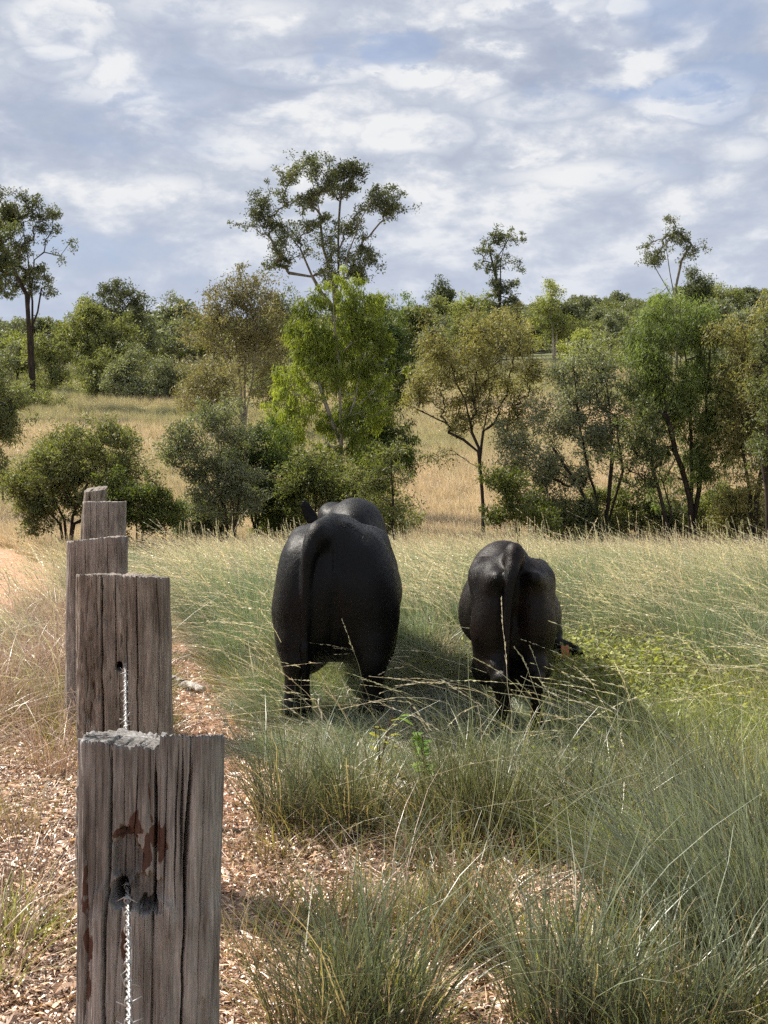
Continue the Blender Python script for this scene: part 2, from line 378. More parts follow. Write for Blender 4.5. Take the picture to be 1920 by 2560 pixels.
def scatter(name, label, cat, col, P, rot, scl, tone, idx=None, rng=R):
    n = len(P)
    if idx is None: idx = rng.integers(0, len(col.objects), n)
    me = bpy.data.meshes.new(name); me.vertices.add(n); me.vertices.foreach_set('co', np.asarray(P, np.float32).ravel())
    for k, ty, a, fld in (('rot', 'FLOAT_VECTOR', rot, 'vector'), ('scl', 'FLOAT_VECTOR', scl, 'vector'), ('tone', 'FLOAT_VECTOR', tone, 'vector')):
        me.attributes.new(k, ty, 'POINT').data.foreach_set(fld, np.asarray(a, np.float32).ravel())
    me.attributes.new('idx', 'INT', 'POINT').data.foreach_set('value', np.asarray(idx, np.int32))
    ob = bpy.data.objects.new(name, me); COL.objects.link(ob); tag(ob, label, cat, kind='stuff')
    ng = bpy.data.node_groups.new(name + '_scatter', 'GeometryNodeTree')
    ng.interface.new_socket('Geometry', in_out='INPUT', socket_type='NodeSocketGeometry')
    ng.interface.new_socket('Geometry', in_out='OUTPUT', socket_type='NodeSocketGeometry')
    N = ng.nodes; Lk = ng.links
    gi = N.new('NodeGroupInput'); go = N.new('NodeGroupOutput')
    ip = N.new('GeometryNodeInstanceOnPoints'); ci = N.new('GeometryNodeCollectionInfo')
    ci.inputs['Collection'].default_value = col; ci.inputs['Separate Children'].default_value = True; ci.inputs['Reset Children'].default_value = True
    def attr(nm, ty):
        a = N.new('GeometryNodeInputNamedAttribute'); a.data_type = ty; a.inputs['Name'].default_value = nm
        return a.outputs[0]
    er = N.new('FunctionNodeEulerToRotation')
    Lk.new(attr('rot', 'FLOAT_VECTOR'), er.inputs[0])
    Lk.new(gi.outputs[0], ip.inputs['Points']); Lk.new(ci.outputs[0], ip.inputs['Instance'])
    ip.inputs['Pick Instance'].default_value = True
    Lk.new(attr('idx', 'INT'), ip.inputs['Instance Index']); Lk.new(er.outputs[0], ip.inputs['Rotation'])
    Lk.new(attr('scl', 'FLOAT_VECTOR'), ip.inputs['Scale']); Lk.new(ip.outputs[0], go.inputs[0])
    ob.modifiers.new('scatter', 'NODES').node_group = ng
    return ob
def pts(x, y): return np.stack([x, y, zg(x, y)], -1)
def rots(n, tilt=.08, rng=R, full=True): return np.stack([rng.normal(0, tilt, n), rng.normal(0, tilt, n), rng.uniform(-PI, PI, n) if full else rng.normal(0, .45, n)], -1)
def scales(n, lo, hi, rng=R, zk=None):
    s = rng.uniform(lo, hi, n); z = s if zk is None else s * zk
    return np.stack([s, s, z], -1)
def tones(n, a, b, rng=R, val=.18):
    k = rng.uniform(0, 1, n)[:, None]; return (np.array(a)[None] * (1 - k) + np.array(b)[None] * k) * (1 + rng.normal(0, val, n)[:, None]).clip(.4, 1.6)

LEFT = (-.8, -.05)
c_meadow = collection('meadow_protos', [proto('meadow_tuft', [blades(95, .11, .44, .0042, .28, .42, 10 + k, .2, (-.28, 0)),
            blades(26, .12, .34, .005, .5, .5, 60 + k)], [M_BLUE, M_DRY]) for k in range(6)])
c_stalk = collection('stalk_protos', [proto('stalk_tuft', [stalks(7, .10, .82, .0042, .22, .62, 100 + k, LEFT, .25, .014)], [M_STALK]) for k in range(6)])
c_short = collection('short_protos', [proto('short_tuft', [blades(60, .12, .17, .0055, .5, .5, 130 + k, .3), blades(16, .12, .15, .005, .6, .4, 140 + k)], [M_SHORT, M_DRY]) for k in range(4)])
c_dry = collection('dry_protos', [proto('dry_tuft', [blades(85, .13, .40, .0038, .45, .7, 150 + k, .35, None, 5, .5)], [M_DRY]) for k in range(5)])
c_field = collection('field_protos', [proto('field_tuft', [blades(60, .30, .62, .012, .2, .35, 170 + k, .25, (-.2, 0)), ], [M_GOLD]) for k in range(4)])
def litter_proto(seed, n=60, spread=.26):
    r = np.random.default_rng(seed); c = np.stack([r.normal(0, spread * .5, n), r.normal(0, spread * .5, n), r.uniform(.002, .02, n)], -1)
    a = r.uniform(0, 2 * PI, n); d = np.stack([np.cos(a), np.sin(a), r.normal(0, .16, n)], -1); L = r.uniform(.020, .060, n); big = r.uniform(0, 1, n); L = np.where(big > .90, L * 1.7, L); L = np.where(big < .05, L * 2.6, L); T = np.linspace(0, 1, 5)
    P = c[:, None] + d[:, None] * (L[:, None] * (T - .5))[..., None]
    P[..., 2] += (r.normal(0, .010, n)[:, None] * (4 * T * (1 - T))[None]); P[..., 2] = np.maximum(P[..., 2], .001)
    s = np.stack([-np.sin(a), np.cos(a), r.normal(0, .5, n)], -1)
    s = unit(s) * np.where(big > .90, 1.9, np.where(big < .05, .4, r.uniform(.6, 1.2, n)))[:, None]
    V, Fq, h, rr = ribbons(P, s, r.uniform(0, 1, n), .0080, np.array([.1, .8, 1, .7, .05]))
    return V, Fq, rr, rr
c_litter = collection('litter_protos', [proto('litter_clump', [litter_proto(200 + k)], [M_LITTER]) for k in range(6)])
def herb_proto(seed, n=36, spread=.18, h=.20, size=.024):
    r = np.random.default_rng(seed); c = np.stack([r.normal(0, spread * .5, n), r.normal(0, spread * .5, n), r.uniform(.02, h, n)], -1)
    a = r.uniform(0, 2 * PI, n); d = unit(np.stack([np.cos(a), np.sin(a), r.normal(.1, .4, n)], -1)); T = np.linspace(0, 1, 4)
    P = c[:, None] + d[:, None] * (size * (.6 + r.uniform(0, .8, n))[:, None] * T)[..., None]
    s = unit(np.stack([-np.sin(a), np.cos(a), r.normal(0, .6, n)], -1))
    V, Fq, hh, rr = ribbons(P, s, r.uniform(0, 1, n), size * .6, np.array([.15, 1, .8, .05]))
    return V, Fq, rr, rr
c_herb = collection('herb_protos', [proto('herb_clump', [herb_proto(230 + k)], [M_HERB]) for k in range(4)])

def rand_area(n, x0, x1, y0, y1, rng=R):
    return rng.uniform(x0, x1, n), rng.uniform(y0, y1, n)
def in_view(x, y, m=.6): return (np.abs(x) < y * .30 + m)
def patch(x, y, s, seed): return vnoise(x * s, y * s, seed=seed)

# --- meadow right of the trail
n = 21000
y = 4.2 + (24 - 4.2) * R.uniform(0, 1, n) ** .85; x = R.uniform(-1, 1, n) * (y * .30 + .8)
# plants gather in clumps: pull every point part of the way to a nearby clump centre
cs = .42; ix = np.floor(x / cs); iy = np.floor(y / cs)
cxn = (ix + .5 + .45 * vnoise(ix * 1.37 + .5, iy * 1.91 + .5, seed=91)) * cs; cyn = (iy + .5 + .45 * vnoise(ix * 1.73 + .5, iy * 1.29 + .5, seed=92)) * cs
pk = np.where(R.uniform(0, 1, n) < .75, .55, 0); x = x + (cxn - x) * pk; y = y + (cyn - y) * pk
cid = vnoise(ix * 2.11 + .3, iy * 1.57 + .7, seed=93)
d_tr = x - trail_c(y) - trail_w(y)
keep = (d_tr > .10) | ((y > 15) & (x > track_c(y) + .9))
near = np.clip((y - 5.6) / 1.6, 0, 1)
keep &= R.uniform(0, 1, n) < (.03 + .97 * near) * (1 - .95 * bareness(x, y)) * (.72 + .28 * np.sign(cid + .45))
keep &= ~((y < 7.2) & (R.uniform(0, 1, n) < .35))
x, y, cid = x[keep], y[keep], cid[keep]; n = len(x)
# height: grazed short around and in front of the cattle, tall beyond them
hgt = np.interp(y, [4, 6, 6.6, 8.2, 9.5, 11, 14, 24], [.45, .38, .20, .24, .68, .98, .95, .70])
creep = np.clip(1.3 - ((x - 1.35) / .9) ** 2 - ((y - 9.3) / 1.6) ** 2, 0, 1)      # the low patch right of the smaller cow
hgt = hgt * (1 - .55 * creep) * (1 + .28 * cid)
col = tones(n, (.78, .93, .98), (1.08, 1.04, .90), val=.16)
col = col * (1 + .30 * cid[:, None]) * (1 + .15 * patch(x, y, .7, 51)[:, None])
gk = np.clip(patch(x, y, .45, 52) - .1, 0, 1)[:, None]; col = col * (1 - gk * .5 * np.array([[.30, 0, .6]]))
sc_ = scales(n, .8, 1.2, zk=hgt * (1 + .12 * patch(x, y, 1.5, 53)))
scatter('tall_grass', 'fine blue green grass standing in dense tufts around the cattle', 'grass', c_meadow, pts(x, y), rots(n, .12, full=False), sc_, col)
# --- seed stalks
n = 6500
y = 6.0 + (23 - 6.0) * R.uniform(0, 1, n) ** .8; x = R.uniform(-1, 1, n) * (y * .30 + .8)
keep = (x - trail_c(y) - trail_w(y) > .15) & (R.uniform(0, 1, n) < np.interp(y, [6, 6.6, 7.4, 9, 11, 14, 29], [.03, .075, .085, .10, .6, .65, .45]))
keep &= ~((creep0 := np.clip(1.3 - ((x - 1.35) / .9) ** 2 - ((y - 9.3) / 1.6) ** 2, 0, 1)) > .3)
keep |= (x < fence_x(y) - .25) & (x > fence_x(y) - .9) & (y > 8) & (R.uniform(0, 1, n) < .3)
x, y = x[keep], y[keep]; n = len(x)
hs = np.interp(y, [6, 9, 12, 15, 24], [.78, .78, .88, .84, .66])
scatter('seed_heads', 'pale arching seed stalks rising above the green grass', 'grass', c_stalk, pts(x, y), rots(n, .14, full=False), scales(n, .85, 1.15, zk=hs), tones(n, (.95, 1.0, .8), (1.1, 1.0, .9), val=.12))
# --- short green understorey, everywhere but the bare soil
n = 16000
y = 3.3 + (20 - 3.3) * R.uniform(0, 1, n) ** 1.0; x = R.uniform(-1, 1, n) * (y * .30 + .5)
keep = R.uniform(0, 1, n) < (1 - bareness(x, y)) * np.where(x < fence_x(y), .12 + np.where(y > 7, .5, .22) * np.clip(patch(x, y, 1.3, 61), 0, 1), np.interp(y, [3, 5.8, 7.5], [.14, .3, .9]))
x, y = x[keep], y[keep]; n = len(x)
dryk = np.clip(.5 + patch(x, y, 1.1, 62), 0, 1)[:, None]
col = tones(n, (.9, .95, .9), (1.15, 1.1, 1.0)) * (1 - dryk) + tones(n, (1.15, .9, .95), (1.3, 1.05, 1.3)) * dryk
fr = (y > 6.2) & (y < 8.6) & (x > -.9) & (x < 1.2)
scatter('short_grass', 'short green and straw grass between the larger tufts', 'grass', c_short, pts(x, y), rots(n, .1), scales(n, .6, 1.25) * np.where(fr, .5, 1)[:, None], col)
# --- dry pinkish grass left of the posts and fringes of the trail
n = 5200
y = 3.3 + (22 - 3.3) * R.uniform(0, 1, n); x = fence_x(y) + R.uniform(-2.4, 1.0, n)
dl = fence_x(y) - x
pr = np.where(dl > 0, np.interp(y, [3, 6, 7.3, 8.5, 12, 15, 20], [.03, .06, .28, .60, .65, .5, .4]), .10 * (np.abs(x - trail_c(y)) > trail_w(y)) * (y < 6))
pr *= np.where(np.abs(x - track_c(y)) < .85, np.where(y > 11, .01, 1), 1)
keep = R.uniform(0, 1, n) < pr * (.6 + .5 * patch(x, y, 1.4, 71)) * np.where((x > fence_x(y)) & (bareness(x, y) > .4), .25, 1)
x, y = x[keep], y[keep]; n = len(x)
scatter('dry_grass', 'tangled dry pinkish straw grass left of the timber posts', 'grass', c_dry, pts(x, y), rots(n, .16), scales(n, .7, 1.15), tones(n, (1.0, .88, .9), (1.15, 1.02, .9)))
# green grass of the left edge at mid distance
n = 1500
y = R.uniform(10.5, 14.5, n); x = fence_x(y) - R.uniform(.25, 1.6, n)
keep = (R.uniform(0, 1, n) < np.clip(.75 + patch(x, y, 1.2, 73), 0, 1)) & (np.abs(x - track_c(y)) > .8)
x, y = x[keep], y[keep]; n = len(x)
scatter('green_verge', 'grey green grass clumps at the left edge between posts and track', 'grass', c_meadow, pts(x, y), rots(n, .12), scales(n, .7, 1.0, zk=.62), tones(n, (.75, .98, 1.0), (.95, 1.1, .8)))
# --- leaf litter
n = 10500
y = 3.2 + (13 - 3.2) * R.uniform(0, 1, n) ** 1.3; x = R.uniform(-1, 1, n) * (y * .30 + .4)
keep = R.uniform(0, 1, n) < np.clip(bareness(x, y) * 1.0 + .10, 0, 1) * np.interp(y, [3, 8, 13], [1, .8, .35]) * np.where(np.abs(x - trail_c(y)) < trail_w(y) * .6, .2, 1)
x, y = x[keep], y[keep]; n = len(x)
P = pts(x, y); P[:, 2] += .010
scatter('leaf_litter', 'fallen pinkish tan gum leaves strewn over the red soil', 'leaf litter', c_litter, P, rots(n, .03), scales(n, .7, 1.15), tones(n, (.95, .88, .84), (1.2, 1.12, 1.08), val=.25))
# --- creeping herbs right of the smaller cow
n = 280
y = R.normal(9.0, .9, n); x = R.normal(1.6, .42, n) + (y - 9.3) * .1
scatter('creeping_herbs', 'low yellow green creeper in the grass right of the smaller cow', 'ground cover', c_herb, pts(x, y) + [0, 0, .05], rots(n, .1), scales(n, .8, 1.5), tones(n, (.8, .9, .8), (1.15, 1.05, .8)))
# --- far field
n = 26000
y = 27 + (150 - 27) * R.uniform(0, 1, n) ** 1.35; x = R.uniform(-1, 1, n) * (y * .30 + 2)
gk = np.clip(.5 + 1.4 * fbm(x * .045, y * .03, seed=81) + np.interp(y, [27, 36, 50, 95, 110, 150], [.15, .0, -.35, -.25, .35, .6]), 0, 1)
x, y, gk = x, y, gk[:, None]
col = tones(n, (.95, .92, .88), (1.15, 1.08, 1.05), val=.1) * (1 - gk) + tones(n, (.50, .60, .44), (.70, .78, .55), val=.12) * gk
hk = np.interp(y, [27, 45, 150], [.75, .8, 1.3]) 
keep = ~((np.abs(x - track_c(y)) < .8) & (y < 40))
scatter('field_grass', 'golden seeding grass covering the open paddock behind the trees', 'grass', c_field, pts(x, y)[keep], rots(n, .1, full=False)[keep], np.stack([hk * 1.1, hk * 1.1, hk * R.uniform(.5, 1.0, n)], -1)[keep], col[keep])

# --- foreground tussocks, each a plant of its own
def tussock(px, py, d, h, rad, nb, lean, tip, base, label, seed, leandir=None, dry=.2, stk=0, wd=.0052, cat='grass tussock'):
    nb = nb * .8; lean = lean * .8; rad = rad * .9
    p = at(px, py, d); x, y = p.x, p.y
    mb = blade_mat('tussock_blade', base, tip, .5, .22, tcol=(1.1, 1.2, .75), tone=False)
    parts = [blades(int(nb * (1 - dry)), rad, h, wd, lean, .35, seed, .28, leandir, 6, .3), blades(int(nb * dry), rad * 1.1, h * .8, wd, lean * 1.3, .5, seed + 1, .35, leandir, 6, .5)]
    mats = [mb, M_DRY1]
    if stk: parts.append(stalks(stk, rad, h * 1.55, .003, .25, .55, seed + 2, (-.6, .0))); mats.append(M_STALK1)
    o = proto('grass_tussock', parts, mats); COL.objects.link(o)
    o.location = (x, y, G(x, y)); tag(o, label, cat, 'grass tussocks in the foreground')
    return o
BG = ((.075, .07, .035), (.18, .22, .145)); GG = ((.09, .075, .035), (.21, .23, .115)); SV = ((.09, .09, .05), (.30, .335, .24))
tussock(930, 2600, 3.70, .46, .17, 520, .34, BG[1], BG[0], 'dark grey green tussock at the bottom centre, right of the near post', 301)
tussock(790, 2620, 3.62, .40, .13, 260, .4, GG[1], GG[0], 'thin straw mixed tussock left beside the dark bottom centre tussock', 304, dry=.4)
tussock(1160, 2390, 4.35, .46, .11, 300, .22, GG[1], (.2, .13, .08), 'upright brownish tussock below the middle, between bare soil patches', 307, dry=.35)
tussock(1420, 2620, 3.72, .50, .16, 420, .25, SV[1], BG[0], 'silvery green tussock at the bottom edge right of the small washout', 310, dry=.15)
tussock(1640, 2640, 3.65, .40, .20, 420, .4, BG[1], BG[0], 'low dense green tussock at the bottom edge, second from the right corner', 313)
tussock(1880, 2600, 3.72, .42, .18, 380, .4, SV[1], BG[0], 'silvery tussock filling the bottom right corner', 316)
tussock(1850, 2430, 4.20, .62, .22, 760, .35, SV[1], BG[0], 'biggest silvery blue tussock arching left at the right edge', 319, (-.55, .05), .1)
tussock(1640, 2330, 4.55, .52, .18, 520, .35, SV[1], BG[0], 'silvery arching tussock just left of the biggest one', 322, (-.45, 0), .12)
tussock(1900, 2190, 5.15, .55, .22, 520, .35, SV[1], GG[0], 'silvery tussock at the right edge behind the biggest one', 325, (-.5, 0), .12)
tussock(735, 2060, 5.90, .46, .17, 480, .40, BG[1], GG[0], 'blue green tussock on the trail edge in front of the bull, left one', 328, dry=.25, stk=2)
tussock(880, 2075, 5.82, .44, .16, 420, .38, GG[1], GG[0], 'green tussock in front of the bull, right neighbour of the trail edge one', 331, dry=.25, stk=3)
tussock(1235, 2110, 5.62, .52, .18, 560, .35, GG[1], GG[0], 'full green tussock in front of the smaller cow with arching seed stalks', 334, dry=.15, stk=4)
tussock(1110, 2090, 5.72, .46, .13, 380, .3, GG[1], GG[0], 'dense green tussock between the two animals, left of the full one', 337, dry=.2, stk=3)
tussock(1045, 2160, 5.35, .26, .08, 140, .25, BG[1], GG[0], 'small upright tussock standing alone beside the fallen grey stick', 340, dry=.3)
tussock(1470, 2060, 5.90, .45, .20, 480, .4, GG[1], GG[0], 'broad green tussock right of the full one below the smaller cow', 343, dry=.2, stk=3)
tussock(1720, 2040, 6.0, .48, .20, 480, .4, (.26, .28, .15), GG[0], 'pale green tussock towards the right edge in the second row', 346, (-.3, 0), dry=.25, stk=3)
tussock(640, 2420, 4.3, .30, .12, 110, .5, (.40, .33, .18), (.3, .2, .12), 'thin wiry straw tussock right beside the near post', 349, dry=.6, wd=.003)
tussock(640, 2150, 5.40, .24, .15, 120, .6, (.42, .35, .2), (.3, .2, .12), 'sparse straw tussock on the trail between near post and bull', 352, dry=.6, wd=.003)
tussock(60, 2330, 4.6, .22, .13, 130, .6, (.30, .30, .12), (.3, .2, .12), 'small green and straw tuft on the litter at the left edge', 355, dry=.4, wd=.003)
tussock(40, 2060, 5.8, .26, .15, 150, .6, (.34, .33, .14), (.3, .2, .12), 'low olive tuft at the left edge above the small green one', 358, dry=.4, wd=.003)

# ============================================================ trees
def leaves_np(C, rad, per, L, Wd, droop, r, tintc, squash=.8):
    """leaf quads around clump centres C"""
    n = len(C) * per
    c = np.repeat(C, per, 0); rr = np.repeat(rad, per)[:, None]
    o = r.normal(0, 1, (n, 3)); o = o / np.linalg.norm(o, axis=1, keepdims=True) * r.uniform(0, 1, (n, 1)) ** .45
    o[:, 2] *= squash
    if droop > 0: o[:, 2] = o[:, 2] - droop * r.uniform(0, 1, n) * 1.2
    p = c + o * rr
    ax = unit(r.normal(0, 1, (n, 3)) + np.array([0, 0, -1.0]) * (droop * 2.5) + o * .5)
    s = unit(np.cross(ax, r.normal(0, 1, (n, 3))))
    ln = (L * r.uniform(.6, 1.35, n))[:, None]; wd = (Wd * r.uniform(.7, 1.3, n))[:, None]
    nn = np.cross(ax, s) * wd * .25
    V = np.stack([p, p + ax * ln * .45 + s * wd * .5 + nn, p + ax * ln, p + ax * ln * .45 - s * wd * .5 + nn], 1).reshape(-1, 3)
    Fq = np.arange(n)[:, None] * 4 + np.arange(4)[None]
    ti = np.clip(np.repeat(tintc, per) * .6 + r.uniform(0, 1, n) * .4, 0, 1)
    return V, Fq, np.repeat(ti, 4)

def tree(name, label, cat, d, base, trunks, blobs, n, per, leafL, leafW, mat, bark, seed, r0=.12, clump=.35, droop=0.0,
         sides=6, rtip=.006, group=None, shell=.5, squash=.8, low=.5, depth=.85, grow=1.0):
    """trunks: list of pixel polylines (bottom first, given without the base point); blobs: (px, py, rx, ry[, weight]) in pixels at distance d"""
    r = np.random.default_rng(seed); k = d / F
    bx = at(base[0], 1100, d).x; bz = G(bx, d) - .05
    nodes = [np.array([bx, d, bz])]; par = [-1]; tf_ = [.8]
    for ti_, tr in enumerate(trunks):
        prev = 0; q0 = nodes[0]
        start = 0
        yo = r.normal(0, .25) * (len(trunks) > 1)
        for (px, py) in tr:
            q = np.array(at(px, py, d)); q[1] += yo * abs(q[2] - bz) * .3
            q0 = nodes[prev]; m = max(1, int(np.linalg.norm(q - q0) / max(.35, d * .012)))
            for s in range(1, m + 1):
                w_ = s / m; pnt = q0 * (1 - w_) + q * w_ + (r.normal(0, .012 * d / 30 + .01, 3) if s < m else 0)
                nodes.append(pnt); par.append(prev if s == 1 else len(nodes) - 2)
            prev = len(nodes) - 1; tf_ += [.9 if len(trunks) == 1 else max(.25, .66 - .11 * ti_)] * (len(nodes) - len(tf_))
    # clump centres
    wts = np.array([b[2] * b[3] * (b[4] if len(b) > 4 else 1) for b in blobs]); cnt = np.maximum(1, (wts / wts.sum() * n).astype(int))
    Cs = []
    for b, m in zip(blobs, cnt):
        ms = max(2, m // 6); o = r.normal(0, 1, (ms, 3)); o /= np.linalg.norm(o, axis=1, keepdims=True); o *= r.uniform(.25, 1, (ms, 1)) ** shell
        o = o[r.integers(0, ms, m)]; spread_ = clump * r.uniform(.5, 1.0)
        c0 = np.array(at(b[0], b[1], d)); rx, rz = b[2] * k * grow, b[3] * k * grow
        Cs.append(c0 + o * np.array([rx, min(rx * depth, 2.6 + d * .02), rz]) + r.normal(0, spread_, (m, 3)) * np.array([1, 1, .75 + droop]) - np.array([0, 0, droop * spread_ * .8]))
    C_ = np.concatenate(Cs); C_[:, 2] = np.maximum(C_[:, 2], zg(C_[:, 0], C_[:, 1]) + .12)
    tz = np.array([q[2] for q in nodes]).max()
    order = np.argsort(np.linalg.norm(C_ - nodes[-1][None], axis=1) + 0 * C_[:, 2])
    NP = np.zeros((len(nodes) + len(C_) * 3, 3)); NP[:len(nodes)] = nodes; cur = len(nodes)
    minz = bz + low * (C_[:, 2].min() - bz)
    leafnode = []
    for ci in order:
        c = C_[ci]; q = NP[:cur]; dd = c - q; dist = np.linalg.norm(dd, axis=1); hor = np.linalg.norm(dd[:, :2], axis=1)
        pen = np.maximum(0, q[:, 2] - (c[2] - .45 * hor)) * 1.6 + np.maximum(0, minz - q[:, 2]) * 2.0
        b = int(np.argmin(dist + pen)); p0 = q[b].copy()
        mid1 = p0 * .67 + c * .33; mid2 = p0 * .33 + c * .67
        sag = .10 * dist[b]; mid1[2] += sag * .3; mid2[2] += sag * .55
        jit = .05 * dist[b]; mid1 += r.normal(0, jit, 3); mid2 += r.normal(0, jit, 3)
        for m, q_ in enumerate((mid1, mid2, c)):
            NP[cur] = q_; par.append(b if m == 0 else cur - 1); cur += 1
        leafnode.append(cur - 1)
    NP = NP[:cur]; cntp = np.zeros(cur); cntp[leafnode] = 1
    cnt2 = cntp.copy()
    for q in range(cur - 1, 0, -1): cnt2[par[q]] += cnt2[q]
    rad = r0 * (cnt2 / max(1, cnt2[0])) ** .5
    if len(trunks) > 1: rad = np.minimum(rad, r0 * .75)
    # trunks thin upward
    if trunks:
        zt_ = np.array([q[2] for q in nodes]); tt_ = np.clip((zt_ - bz) / max(.1, zt_.max() - bz), 0, 1)
        rad[:len(nodes)] = np.maximum(rad[:len(nodes)], r0 * np.array(tf_) * (1 - .82 * tt_))
    rad = np.maximum(rad, rtip)
    rad[0] = rad[1] * 1.25 if len(rad) > 1 else r0
    root = empty(name, (bx, d, G(bx, d)), label, cat, group); mi = np.array([bx, d, G(bx, d)])
    V, Fc = tube_mesh(NP - mi, par, rad, sides)
    mesh_np('trunk', V, Fc, bark, root, smooth=True)
    # leaves: also some along the last stretch
    cr = clump * r.uniform(.45, 1.25, len(C_))
    ph = C_ / (clump * 5)
    tint = np.clip(.5 + .8 * vnoise(ph[:, 0], ph[:, 1], ph[:, 2], seed) + r.normal(0, .12, len(C_)), 0, 1)
    V, Fq, ti = leaves_np(C_ - mi, cr, per, leafL, leafW, droop, r, tint, squash)
    gz = zg(V[:, 0] + mi[0], V[:, 1] + mi[1]) - mi[2]; V[:, 2] = np.maximum(V[:, 2], gz + .02)
    mesh_np('crown', V, Fq, mat, root, attrs={'tint': ti})
    return root

L_OLIVE = leaf_mat('leaf_olive', (.07, .083, .035), (.27, .285, .13), .35)
L_EUC = leaf_mat('leaf_eucalypt', (.055, .065, .036), (.19, .205, .12), .25)
L_BRIGHT = leaf_mat('leaf_bright', (.08, .11, .022), (.34, .41, .09), .45, tcol=(1.4, 1.35, .5))
L_FEATHER = leaf_mat('leaf_feathery', (.08, .11, .036), (.34, .40, .15), .38, tcol=(1.2, 1.35, .5))
L_YELLOW = leaf_mat('leaf_tawny', (.14, .13, .06), (.40, .37, .20), .32, tcol=(1.3, 1.25, .65))
L_BROWN = leaf_mat('leaf_brown_olive', (.105, .105, .045), (.35, .33, .14), .34, tcol=(1.35, 1.3, .6))
L_GREY = leaf_mat('leaf_grey', (.09, .105, .062), (.32, .34, .23), .28)
L_DARK = leaf_mat('leaf_dark', (.05, .062, .03), (.18, .20, .095), .3)
L_YGREEN = leaf_mat('leaf_lime', (.11, .13, .045), (.34, .36, .14), .4)

T = tree
# -- row just behind the meadow
T('acacia_bush', 'big round olive bush behind the far posts at the left', 'bush', 29, (165, 1340), [[(160, 1300), (130, 1240), (120, 1180)], [(180, 1290), (215, 1210), (240, 1150)], [(150, 1310), (90, 1250)], [(185, 1310), (260, 1260)]],
  [(120, 1215, 85, 75), (215, 1150, 105, 80), (270, 1120, 75, 55), (140, 1145, 60, 45), (95, 1285, 70, 50), (300, 1200, 65, 60), (180, 1230, 90, 70), (55, 1230, 35, 60)], 760, 56, .075, .024, L_OLIVE, BARK_D, 1, .07, .22, shell=.42, low=.3)
T('low_shrub', 'low yellowish green shrub at the right foot of the big round bush', 'bush', 28, (345, 1345), [[(340, 1300), (330, 1250)], [(355, 1310), (385, 1270)]],
  [(350, 1255, 70, 45), (410, 1290, 60, 35), (310, 1300, 50, 30), (300, 1235, 40, 30)], 260, 56, .07, .024, leaf_mat('leaf_shrub', (.05, .07, .02), (.17, .20, .06), .38), BARK_D, 2, .035, .20, shell=.4, low=.2)
T('slender_bush', 'open grey olive bush with leaning reddish stems left of the bull', 'bush', 30, (580, 1335), [[(560, 1270), (510, 1200), (470, 1120)], [(585, 1270), (560, 1180), (545, 1090)], [(590, 1290), (600, 1210), (610, 1130)]],
  [(490, 1110, 70, 70), (540, 1055, 60, 55), (455, 1150, 45, 45), (570, 1130, 60, 70), (520, 1200, 70, 60), (600, 1220, 60, 60), (560, 1270, 60, 40)], 460, 46, .08, .026, L_GREY, BARK_R, 3, .05, .22, shell=.5, low=.3)
T('dark_bush', 'dense mid green bush directly behind the left side of the bull', 'bush', 32, (640, 1335), [[(640, 1270), (640, 1160)], [(650, 1270), (690, 1180)], [(630, 1290), (600, 1200)]],
  [(640, 1130, 70, 65), (690, 1190, 60, 65), (610, 1210, 60, 60), (655, 1265, 85, 50), (590, 1120, 40, 40)], 460, 56, .08, .025, leaf_mat('leaf_mid', (.035, .055, .018), (.10, .135, .045), .35), BARK_D, 4, .05, .24, shell=.42, low=.3)
T('weeping_gum', 'tall bright lime green weeping gum behind the bull', 'tree', 36, (858, 1310), [[(858, 1200), (852, 1080), (850, 960), (840, 850), (835, 760), (830, 710)], [(857, 1200), (856, 1090), (888, 1000), (905, 900)], [(857, 1200), (853, 1110), (815, 1010), (785, 920)]],
  [(800, 730, 40, 34), (860, 740, 55, 45), (745, 775, 34, 30), (915, 760, 44, 50), (780, 820, 60, 50), (860, 830, 70, 60), (930, 850, 40, 60), (745, 870, 34, 60), (820, 910, 60, 60), (890, 930, 55, 60), (715, 960, 36, 40), (760, 980, 40, 50), (690, 1010, 24, 34), (735, 1060, 44, 44), (690, 1080, 26, 34), (830, 1020, 60, 46, .7), (900, 1040, 50, 50, .8), (745, 1150, 44, 34, .8), (960, 960, 36, 60), (800, 1110, 40, 40, .6), (930, 1120, 44, 50, .7), (790, 1190, 54, 44, .8), (880, 1210, 54, 40, .7), (725, 1220, 44, 34, .7), (945, 1220, 40, 40, .6)], 760, 52, .15, .026, L_BRIGHT, BARK_P, 5, .085, .21, droop=.7, shell=.5, low=.9)
T('deep_green_gum', 'dark green gum standing close behind the lime green weeping one', 'tree', 40, (935, 1310), [[(935, 1200), (930, 1080), (950, 950), (955, 850)]],
  [(960, 830, 50, 80), (980, 920, 45, 90), (950, 1010, 60, 80), (975, 1100, 60, 60), (920, 1130, 60, 60), (1000, 1150, 35, 40), (900, 1060, 60, 60)], 420, 52, .14, .03, leaf_mat('leaf_deep_green', (.03, .05, .014), (.09, .13, .035), .35), BARK_G, 6, .07, .3, droop=.45, shell=.42, low=.6)  # one deep green leaf range for the whole crown
T('sapling', 'thin straight sapling with small leaves right of the bull', 'tree', 29, (985, 1335), [[(983, 1270), (980, 1200), (975, 1120)]],
  [(975, 1180, 45, 60), (950, 1240, 50, 45), (1000, 1250, 35, 40), (920, 1200, 35, 40), (985, 1110, 30, 40)], 130, 36, .08, .024, L_OLIVE, BARK_D, 7, .03, .20, shell=.55, low=.3)
